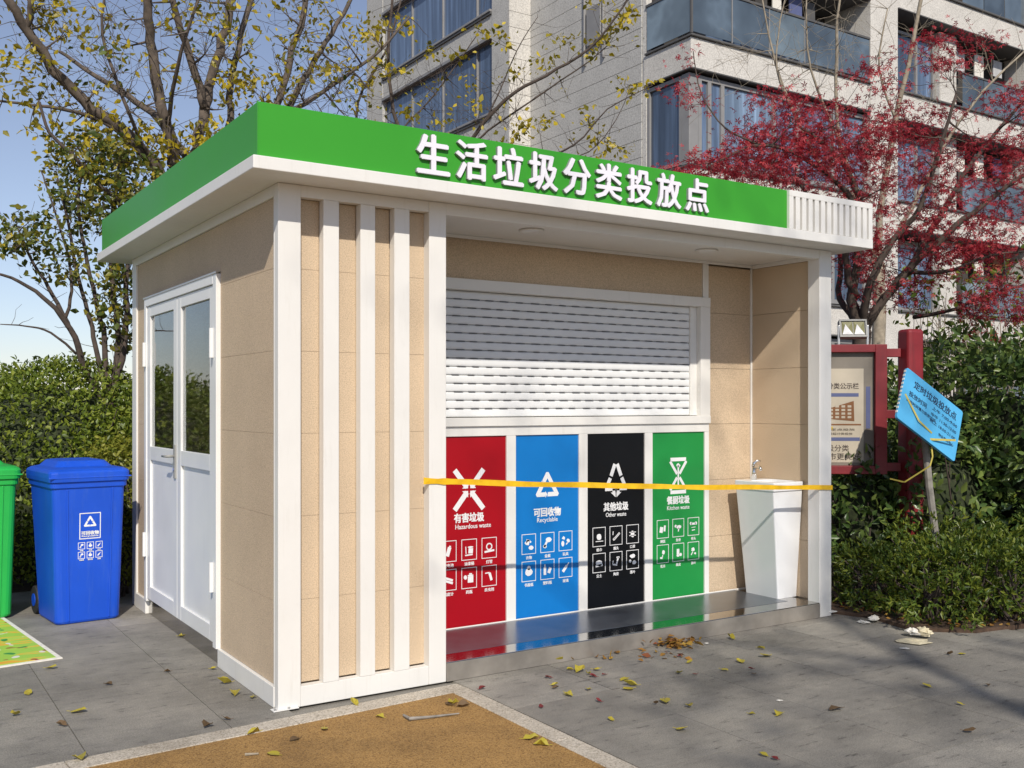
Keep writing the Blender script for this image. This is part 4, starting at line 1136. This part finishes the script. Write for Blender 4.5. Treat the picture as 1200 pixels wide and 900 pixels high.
for c in hot: T.twig_to(c, .004)
T.wood(e, BARKD)
foliage('crown', hot, 7, .075, .085, L_YEL, e, NPR, width=.6)
foliage('crown', r.sample(tips, 60), 4, .07, .06, L_YEL, e, NPR, width=.6)

# ---- red maple, right
e, b0 = troot('maple_tree', 1014, 9.6, 'red leaved maple with dark spreading limbs beside the kiosk roof end')
T = Tree(21)
T.limb([(b0, .12), (at(1014, 520, 9.6), .10), (at(1012, 430, 9.6), .09), (at(1008, 385, 9.6), .085)], n=10)
T.plimb([(1008,395,9.6),(1000,350,9.5),(1006,300,9.4),(1012,250,9.3),(985,190,9.2),(940,150,9.0)], .055, .014)
T.plimb([(1008,395,9.6),(1030,360,9.5),(1062,318,9.4),(1100,282,9.2),(1140,250,9.1),(1180,218,9.0),(1230,190,8.9)], .05, .014)
T.plimb([(1030,360,9.5),(1070,305,9.7),(1100,255,9.9),(1140,190,10.0),(1180,140,10.1),(1220,90,10.2)], .036, .012)
T.plimb([(1010,390,9.6),(1020,330,9.3),(1048,282,9.2),(1078,244,9.1),(1100,180,9.0),(1120,110,8.9)], .042, .012)
T.plimb([(1004,350,9.5),(990,300,9.3),(1000,240,9.1),(950,190,8.9),(890,170,8.7),(840,190,8.6)], .036, .010)
T.plimb([(1006,380,9.6),(984,350,9.8),(984,300,10),(960,250,10),(920,200,9.9),(860,180,9.8)], .034, .010)
T.plimb([(1062,318,9.4),(1110,318,9.1),(1160,300,9.0),(1220,292,8.9)], .022, .008)
T.plimb([(1070,372,9.9),(1120,362,9.6),(1160,345,9.5),(1215,330,9.4)], .022, .008)
C1 = (ell(965, 160, 9.1, 105, 48, .9, 66, r) + ell(1065, 180, 9.3, 90, 65, .9, 60, r) + ell(1150, 235, 9.2, 75, 75, .9, 44, r) + ell(885, 185, 8.9, 50, 40, .5, 26, r)
      + ell(1010, 250, 9.4, 90, 45, .8, 34, r) + ell(1150, 320, 9.1, 70, 35, .6, 18, r) + ell(1110, 60, 9.2, 50, 30, .5, 16, r) + ell(1190, 150, 9.6, 40, 60, .5, 30, r))
C2 = ell(825, 200, 8.8, 38, 24, .3, 16, r) + ell(790, 205, 8.8, 14, 12, .2, 4, r) + ell(930, 120, 9.0, 50, 18, .4, 12, r) + ell(815, 95, 8.9, 16, 40, .3, 5, r) + ell(1030, 90, 9.2, 26, 25, .4, 8, r) + ell(905, 205, 8.8, 18, 12, .3, 6, r) + ell(1000, 290, 9.6, 40, 40, .4, 26, r) + ell(1035, 325, 9.6, 55, 40, .5, 30, r) + ell(1165, 365, 9.2, 55, 30, .5, 24, r) + ell(1120, 280, 9.2, 60, 40, .5, 26, r) + ell(940, 190, 9.0, 90, 40, .6, 40, r)
T.plimb([(890,170,8.7),(850,150,8.7),(822,110,8.8),(812,60,8.9)], .010, .004)
for c in C1 + C2: T.twig_to(c, .009)
T.wood(e, BARKD)
foliage('crown', C1, 30, .12, .044, L_RED, e, NPR, flat=.30, up=1.2, maple=True)
foliage('crown', C2, 24, .10, .046, L_RED, e, NPR, flat=.5, up=1.0, maple=True)

# ---- bare pale tree in front of the flats, right
e, b0 = troot('bare_tree', 1030, 13.5, 'bare pale barked tree with upright twigs in front of the flats')
T = Tree(31)
T.limb([(b0, .10), (at(1030, 400, 13.5), .09), (at(1026, 300, 13.5), .08)], n=10)
T.plimb([(1026,310,13.5),(1010,240,13.4),(985,170,13.3),(980,90,13.2),(982,20,13.1),(990,-40,13)], .035, .012)
T.plimb([(1026,310,13.5),(1035,230,13.4),(1050,140,13.3),(1068,60,13.2),(1085,-30,13.1)], .05, .022)
T.plimb([(1010,240,13.4),(960,190,13.2),(925,120,13.1),(905,60,13.0),(890,-20,13)], .03, .008)
T.plimb([(1026,310,13.5),(1060,260,13.6),(1100,180,13.7),(1150,110,13.8),(1200,60,13.9)], .035, .012)
T.plimb([(960,190,13.2),(915,100,13.0),(912,40,13),(925,-20,13)], .018, .006)
T.plimb([(1050,140,13.3),(1030,80,13.2),(1040,10,13.1)], .018, .008)
T.plimb([(985,170,13.3),(950,80,13.1),(945,0,13)], .02, .008)
for c in ell(970, 60, 13.2, 90, 70, .7, 50, r) + ell(1100, 90, 13.5, 70, 80, .7, 40, r) + ell(860, 70, 13, 40, 50, .5, 10, r): T.twig_to(c, .008)
T.sprays(380, .45, .004, maxr=.03)
T.wood(e, BARKP)

# ------------------------------------------------------------------ hedges and shrubs
def bush(name, label, shells, n, size, mat, rng, width=.5, thick=.22, core_mat=BARKD, cat='hedge', group=None, up=.4, clump=0, stems=True, lumps=.08, out=.7, mass=True, pwr=3.2):
    """shells: list of (centre, radii) ellipsoids-ish (superellipsoid) in metres standing on the ground; leaves fill the outer layer"""
    c0 = shells[0][0]
    e = empty(name, (c0[0], c0[1], 0)); tag(e, label, cat, group)
    Ps = []; Ns = []
    vol = [rr_[0]*rr_[1] + rr_[2]*(rr_[0]+rr_[1]) for _, rr_ in shells]
    for (c, rad), w in zip(shells, vol):
        m = int(n * w / sum(vol)); d = rdirs(m, rng)
        pw = pwr
        s = (np.abs(d) ** pw).sum(1) ** (-1 / pw)
        ph = rng.uniform(0, 6, 3)
        lump = 1 + lumps * (np.sin(d[:, 0]*7 + ph[0]) * np.sin(d[:, 1]*6 + ph[1]) + .6*np.sin(d[:, 2]*9 + ph[2] + d[:, 0]*5))
        rr2 = s * lump * (1 - thick * rng.uniform(0, 1, m) ** 1.6 + .05 * rng.normal(size=m) * .5)
        P = np.array(c) + d * rr2[:, None] * np.array(rad)
        Nn = d / np.array(rad); Nn /= np.linalg.norm(Nn, axis=1, keepdims=True)
        Ps.append(P); Ns.append(Nn)
    P = np.concatenate(Ps); Nn = np.concatenate(Ns)
    ok = P[:, 2] > .05
    for c, rad in shells:                                # drop leaves buried deep inside a neighbouring mound
        q = (np.abs((P - np.array(c)) / (np.array(rad) * .72)) ** pwr).sum(1)
        ok &= q > 1
    P, Nn = P[ok], Nn[ok]; m = len(P)
    if clump:
        k = m // clump; idx = rng.integers(0, m, k); base = P[idx]; nb_ = Nn[idx]
        P = np.repeat(base, clump, 0) + rng.normal(size=(k*clump, 3)) * size * .12; Nn = np.repeat(nb_, clump, 0); m = len(P)
    D = rdirs(m, rng) + Nn * out + np.array([0, 0, .15]); N = rdirs(m, rng) * .8 + Nn * .6 + np.array([0, 0, up])
    o = leaf_object('foliage', P, N, D, size * rng.uniform(.6, 1.2, m), mat, width=width); o['kind'] = 'stuff'; hang(o, e)
    mb = MB(); r9 = random.Random(len(P))
    for c, rad in shells:
        for _ in range(26 if stems else 10):
            a = Vector((c[0] + r9.uniform(-.5,.5)*rad[0], c[1] + r9.uniform(-.5,.5)*rad[1], -.03))
            b = Vector((c[0] + r9.uniform(-.9,.9)*rad[0], c[1] + r9.uniform(-.9,.9)*rad[1], c[2] + r9.uniform(.1,.75)*rad[2]))
            mid = a.lerp(b, .5) + Vector((r9.gauss(0,.05), r9.gauss(0,.05), 0))
            mb.tube([a, mid, b], [.014, .01, .005], 5, cap=False)
    hang(mb.build('stems', core_mat, smooth=True), e)
    if not mass: return e
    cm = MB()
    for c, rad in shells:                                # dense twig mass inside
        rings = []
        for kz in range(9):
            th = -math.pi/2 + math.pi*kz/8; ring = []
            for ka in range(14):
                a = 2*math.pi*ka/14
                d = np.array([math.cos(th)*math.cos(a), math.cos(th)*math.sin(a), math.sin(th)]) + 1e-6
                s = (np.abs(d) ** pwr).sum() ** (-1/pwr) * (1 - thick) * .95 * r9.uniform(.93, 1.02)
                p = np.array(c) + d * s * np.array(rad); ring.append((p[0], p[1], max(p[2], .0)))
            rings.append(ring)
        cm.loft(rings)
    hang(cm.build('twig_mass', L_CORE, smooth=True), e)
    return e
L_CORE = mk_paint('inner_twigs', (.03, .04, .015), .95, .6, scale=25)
h0 = at(60, 474, 9.4)
HP = lambda px, D, z: tuple(at(px, 474, D).xy) + (z,)
bush('clipped_hedge', 'rounded clipped green hedge behind the wheelie bins', [(HP(64, 9.0, .75), (1.12, 1.05, 1.14)), (HP(-110, 9.1, .65), (1.05, 1.0, .90)), (HP(142, 8.9, .55), (.6, .8, .90))], 70000, .05, L_HEDGE, NPR, width=.55, thick=.16, lumps=.03, pwr=2.25)
bush('lime_shrub', 'small yellow green shrub between blue bin and kiosk corner', [(HP(137, 7.9, .66), (.27, .26, .56))], 5200, .042, L_LIME, NPR, width=.5, thick=.3, cat='shrub')
# broad-leaved hedge on the right
bush('camellia_hedge', 'tall dark broad leaved hedge behind the red post and blue sign',
     [(HP(1150, 9.4, .95), (1.05, 1.0, 1.08)), (HP(1250, 8.7, .95), (.95, .9, 1.08)), (HP(1040, 9.6, .7), (.75, .7, .95)), (HP(1010, 8.6, .45), (.42, .3, .62)), (HP(1110, 8.55, .55), (.6, .35, .75))],
     30000, .098, L_CAM, NPR, width=.45, thick=.36, lumps=.17)
# low azaleas, right foreground
AZ = [((4.62, -.02, .15), (.30, .33, .29)), ((4.62, -.50, .19), (.42, .36, .31)), ((5.0, -.74, .20), (.5, .36, .34)), ((5.3, -.15, .2), (.5, .45, .40)), ((5.85, -.75, .24), (.6, .5, .42)), ((6.9, -.8, .3), (.7, .6, .52))]
azl = ['low leafy azalea nearest the kiosk corner', 'low azalea behind the paper litter', 'low azalea at the right end of the bed in front of the stick', 'low azalea around the foot of the red post', 'low azalea at the right edge of the picture', 'low azalea beyond the right edge of the picture']
for (c, rad), lb in list(zip(AZ, azl))[:5]:
    bush('azalea_shrub', lb, [(c, rad)], 11000, .05, L_AZA, NPR, mass=False, width=.34, thick=.72, clump=6, cat='shrub', group='low azaleas in the bed', lumps=.3, out=1.0)
# upright bare stems behind the hedge
e = empty('bare_shrub', HP(1150, 11.2, -.05)); tag(e, 'thicket of pale upright bare stems rising behind the broad leaved hedge', 'shrub')
mb = MB(); r = random.Random(4)
for k in range(70):
    px = r.uniform(1080, 1225); D = r.uniform(10.6, 11.6); a = at(px, 474, D); a.z = -.05
    b = at(px + r.uniform(-25, 25), r.uniform(330, 415), D + r.uniform(-.2, .2)); m = a.lerp(b, .6) + RT * r.gauss(0, .05)
    mb.tube([a, m, b], [.012, .009, .003], 5, cap=False)
    for q in range(3):
        s0 = m.lerp(b, r.uniform(0, .9)); s1 = s0 + Vector((r.gauss(0,.12), r.gauss(0,.12), r.uniform(.1,.3)))
        mb.tube([s0, s1], [.005, .002], 4, cap=False)
hang(mb.build('stems', BARKP), e)
LV_ = [at(r.uniform(1060, 1210), r.uniform(300, 415), r.uniform(10.5, 11.6)) for _ in range(70)]
foliage('foliage', LV_, 7, .12, .09, L_AZA, e, NPR, width=.5)
# tall trees behind the viewer whose branches shade the right half of the paving
def shade_tree(label, seed, loc, hgt, spread, leaf_n):
    e = empty('roadside_tree', (*loc, -.06)); tag(e, label, 'tree', None)
    T = Tree(seed); rr_ = random.Random(seed); b = Vector((*loc, -.06))
    T.limb([(b, .2), (b + Vector((.05, 0, hgt*.3)), .15), (b + Vector((0, .1, hgt*.55)), .07), (b + Vector((.1, .1, hgt)), .012)], n=10)
    for k in range(12):
        a = rr_.uniform(0, 6.28); z0 = hgt * rr_.uniform(.42, .85); L = spread * rr_.uniform(.6, 1)
        p = b + Vector((.02, .05, z0)); d = Vector((math.cos(a), math.sin(a), rr_.uniform(.3, .8)))
        T.limb([(p, .042), (p + d*L*.4, .032), (p + d*L*.75 + Vector((0,0,.1)), .02), (p + d*L, .01)])
    for _ in range(110):
        a = rr_.uniform(0, 6.28); q = spread * math.sqrt(rr_.random()); T.twig_to(b + Vector((q*math.cos(a), q*math.sin(a), hgt*rr_.uniform(.5, 1.05))), .02)
    tips = T.sprays(260, .6, .008)
    T.wood(e, BARK)
    foliage('crown', rr_.sample(tips, min(leaf_n, len(tips))), 10, .22, .11, L_DARK, e, NPR, width=.55)
shade_tree('tall sparsely leaved tree on the path behind the viewer', 41, (-2.2, -13.7), 15.0, 2.9, 130)
shade_tree('tall leafy tree on the far side of the path behind the viewer', 43, (1.2, -13.6), 14.5, 3.0, 150)

# ------------------------------------------------------------------ fallen leaves and litter
def fallen(px, py, s, ang, mat, label, group, z=.006, curl=.25):
    p = ground(px, py, z); r = random.Random(int(px*31 + py*7)); o = MB()
    outl = [(0, 0), (.18, .30), (.45, .42), (.75, .30), (1, 0), (.75, -.30), (.45, -.40), (.18, -.28)]
    L = s; pts = []; cu = r.uniform(.1, 1.1); tu = r.uniform(0, .5)
    for u, v in outl:
        zz = L * (cu * (abs(v) ** 1.3) * r.uniform(.5, 1.5) + tu * u * u * r.uniform(.4, 1.4)); pts.append((L*(u - .5), L*v*r.uniform(.6, 1.05), zz))
    pts.append((0, 0, .002))
    fs = [(8, k, (k+1) % 8) for k in range(8)]
    o.add(pts, fs); o.tube([(-L*.72, r.uniform(-.1,.1)*L, .004), (-L*.5, 0, .002)], [.0012, .0012], 4)
    b = o.build('fallen_leaf', mat); b.location = p; b.rotation_euler = (0, 0, ang)
    sd = b.modifiers.new('thickness', 'SOLIDIFY'); sd.thickness = .0012
    return tag(b, label, 'leaf', group)
r = random.Random(12)
GP, GO = 'yellow leaves fallen on the grey slabs', 'leaves fallen on the ochre path'
for px, py in ((796,789),(808,776),(667,815),(655,775),(668,785),(680,786),(690,790),(700,785),(650,803),(651,806),(664,813),(690,808),(732,796),(739,803),(736,807),(769,825),(779,822),(808,828),(716,843),(799,855),(881,837),(857,748),(892,730+30),(868,775),(866,775),(914,837),(895,885),(979,831),(1128,798-32),(1113,767),(1125,825),(1086,804),(1158,803),(897,769),(849,785),(33,812),(18,838),(92,834),(212,746),(263,801),(275,813),(296,817),(250,784),(265,843),(243,851),(93,890),(60,783)):
    fallen(px, py, r.uniform(.035, .085), r.uniform(0, 6.28), L_FALL if r.random() < .85 else L_FALLB, *(('yellow autumn leaf on the slabs beside the kiosk door', 'yellow leaves on the slabs by the door') if px < 310 else
           ('yellow autumn leaf in the scatter close to the steel step', 'yellow leaves scattered near the step') if py < 812 and px < 760 else
           ('yellow autumn leaf on the open slabs in front of the washbasin', 'yellow leaves on the open slabs') if py < 800 else
           ('yellow autumn leaf on the foreground slabs at the lower right', 'yellow leaves on the foreground slabs')))
for px, py in ((320,884),(530,825),(543,828),(622,866),(634,873),(527,825),(297,859),(345,867),(415,825),(380,855),(445,840)):
    fallen(px, py, r.uniform(.05, .075), r.uniform(0, 6.28), L_FALL if r.random() < .7 else L_FALLB, 'autumn leaf lying on the ochre path', GO, z=.0075)
for px, py in ((641,794),(695,793),(708,791),(634,828),(643,794),(702,822),(565,807),(908,889),(880,784),(797,769),(660,760),(814,790)):
    fallen(px, py, r.uniform(.03, .045), r.uniform(0, 6.28), L_FALLR, 'small dark red maple leaf lying on the grey paving slabs', 'dark red leaves fallen on the slabs')
for px, py in ((127,802),(196,787),(1136,857),(883,790),(72,850)):
    fallen(px, py, r.uniform(.03, .06), r.uniform(0, 6.28), L_FALLB, 'shrivelled dark brown leaf on the grey paving slabs', 'brown leaf scraps on the slabs')
# leaf heap against the step
P = []; rg = np.random.default_rng(3)
for k in range(95):
    g_ = ground(790 + rg.normal() * 14, 756 + rg.normal() * 3); P.append((g_.x, min(g_.y, -.02 - abs(rg.normal())*.02), .008 + abs(rg.normal()) * .02))
for k in range(22):
    g_ = ground(745 + rg.normal() * 40, 768 + rg.normal() * 4); P.append((g_.x, min(g_.y, -.02), .008))
P = np.array(P)
o = leaf_object('leaf_heap', P, rdirs(len(P), rg) + np.array([0,0,1.4]), rdirs(len(P), rg) * np.array([1,1,.25]), rg.uniform(.03, .06, len(P)), L_BROWN, width=.6, kind='stuff')
o['label'] = 'heap of dry brown and red leaves swept against the steel step'
# leaf litter under the azaleas
P = np.stack([rg.uniform(4.1, 7.0, 900), rg.uniform(-1.15, .2, 900), rg.uniform(.026, .04, 900)], 1)
P = P[(P[:, 1] > -.50 - .35 * np.clip((P[:, 0] - 4.0) / .5, 0, 1) - .16 * (P[:, 0] - 4.3).clip(0)) & (P[:, 0] > 4.2)]
o = leaf_object('leaf_litter', P, rdirs(len(P), rg) + np.array([0,0,1.4]), rdirs(len(P), rg) * np.array([1,1,.2]), rg.uniform(.025, .05, len(P)), L_BROWN, width=.5, kind='stuff')
o['label'] = 'dry leaf litter on the soil under the azaleas'
# crumpled paper
def crumple(name, px, py, s, mat, label, seed, flat=.45):
    p = ground(px, py, .003 if flat < .3 else .012); r = random.Random(seed); vs = []; m = MB(); rings = []
    for kz in range(7):
        th = -math.pi/2 + math.pi*kz/6
        rings.append([(s*math.cos(th)*math.cos(2*math.pi*k/11)*r.uniform(.55,1.3), s*.7*math.cos(th)*math.sin(2*math.pi*k/11)*r.uniform(.55,1.3), s*flat*(math.sin(th)+1)*r.uniform(.6,1.2)) for k in range(11)])
    m.loft(rings); o = m.build(name, mat); o.location = p; o.rotation_euler.z = r.uniform(0, 6)
    return tag(o, label, 'litter')
crumple('crumpled_tissue', 1024, 727, .055, LITTER, 'crumpled white tissue by the kiosk corner post', 1, .3)
crumple('crumpled_tissue', 1012, 730, .045, LITTER, 'small white tissue scrap left of the larger tissue', 2, .2)
crumple('crumpled_tissue', 1070, 744, .06, LITTER, 'crumpled white paper among food scraps before the azaleas', 3, .35)
crumple('food_wrapper', 1084, 746, .05, LITTER2, 'cream paper cup remnant beside the crumpled white paper', 4, .6)
crumple('food_wrapper', 1072, 752, .11, LITTER2, 'flat pale spill of scraps under the crumpled paper', 5, .035)
crumple('paper_scrap', 1060, 760, .03, LITTER, 'thin white paper scrap on the slabs before the litter', 6, .08)
crumple('paper_scrap', 914, 821, .018, LITTER, 'tiny white paper scrap in the middle of the right paving', 7, .1)
crumple('paper_scrap', 828, 754, .018, LITTER, 'tiny white scrap on the slabs near the leaf heap', 8, .1)
tw = MB(); tw.tube([ground(473, 838, .016), ground(480, 842, .02), ground(505, 840, .014), ground(538, 836, .016)], [.006, .008, .006, .003], 6)
tag(tw.build('twig', STICKW), 'short dry twig lying on the ochre path', 'twig')
tw = MB(); tw.tube([ground(287, 884, .012), ground(303, 883, .012)], [.006, .004], 6)
tag(tw.build('twig', BARKP), 'tiny pale stick fragment at the bottom edge of the ochre path', 'twig')
# far tree line closing the view behind the hedge
rg = np.random.default_rng(9)
P = np.stack([rg.uniform(-110, 40, 9000), rg.uniform(88, 96, 9000), 2.6 * rg.uniform(0, 1, 9000) ** .6 ], 1); P[:, 2] *= 1 + .35*np.sin(P[:, 0]*.31) + .2*np.sin(P[:, 0]*.83)
o = leaf_object('far_wood', P, rdirs(9000, rg), rdirs(9000, rg), rg.uniform(.6, 1.3, 9000), L_HEDGE, width=.7, kind='stuff'); o['label'] = 'distant line of trees on the horizon'
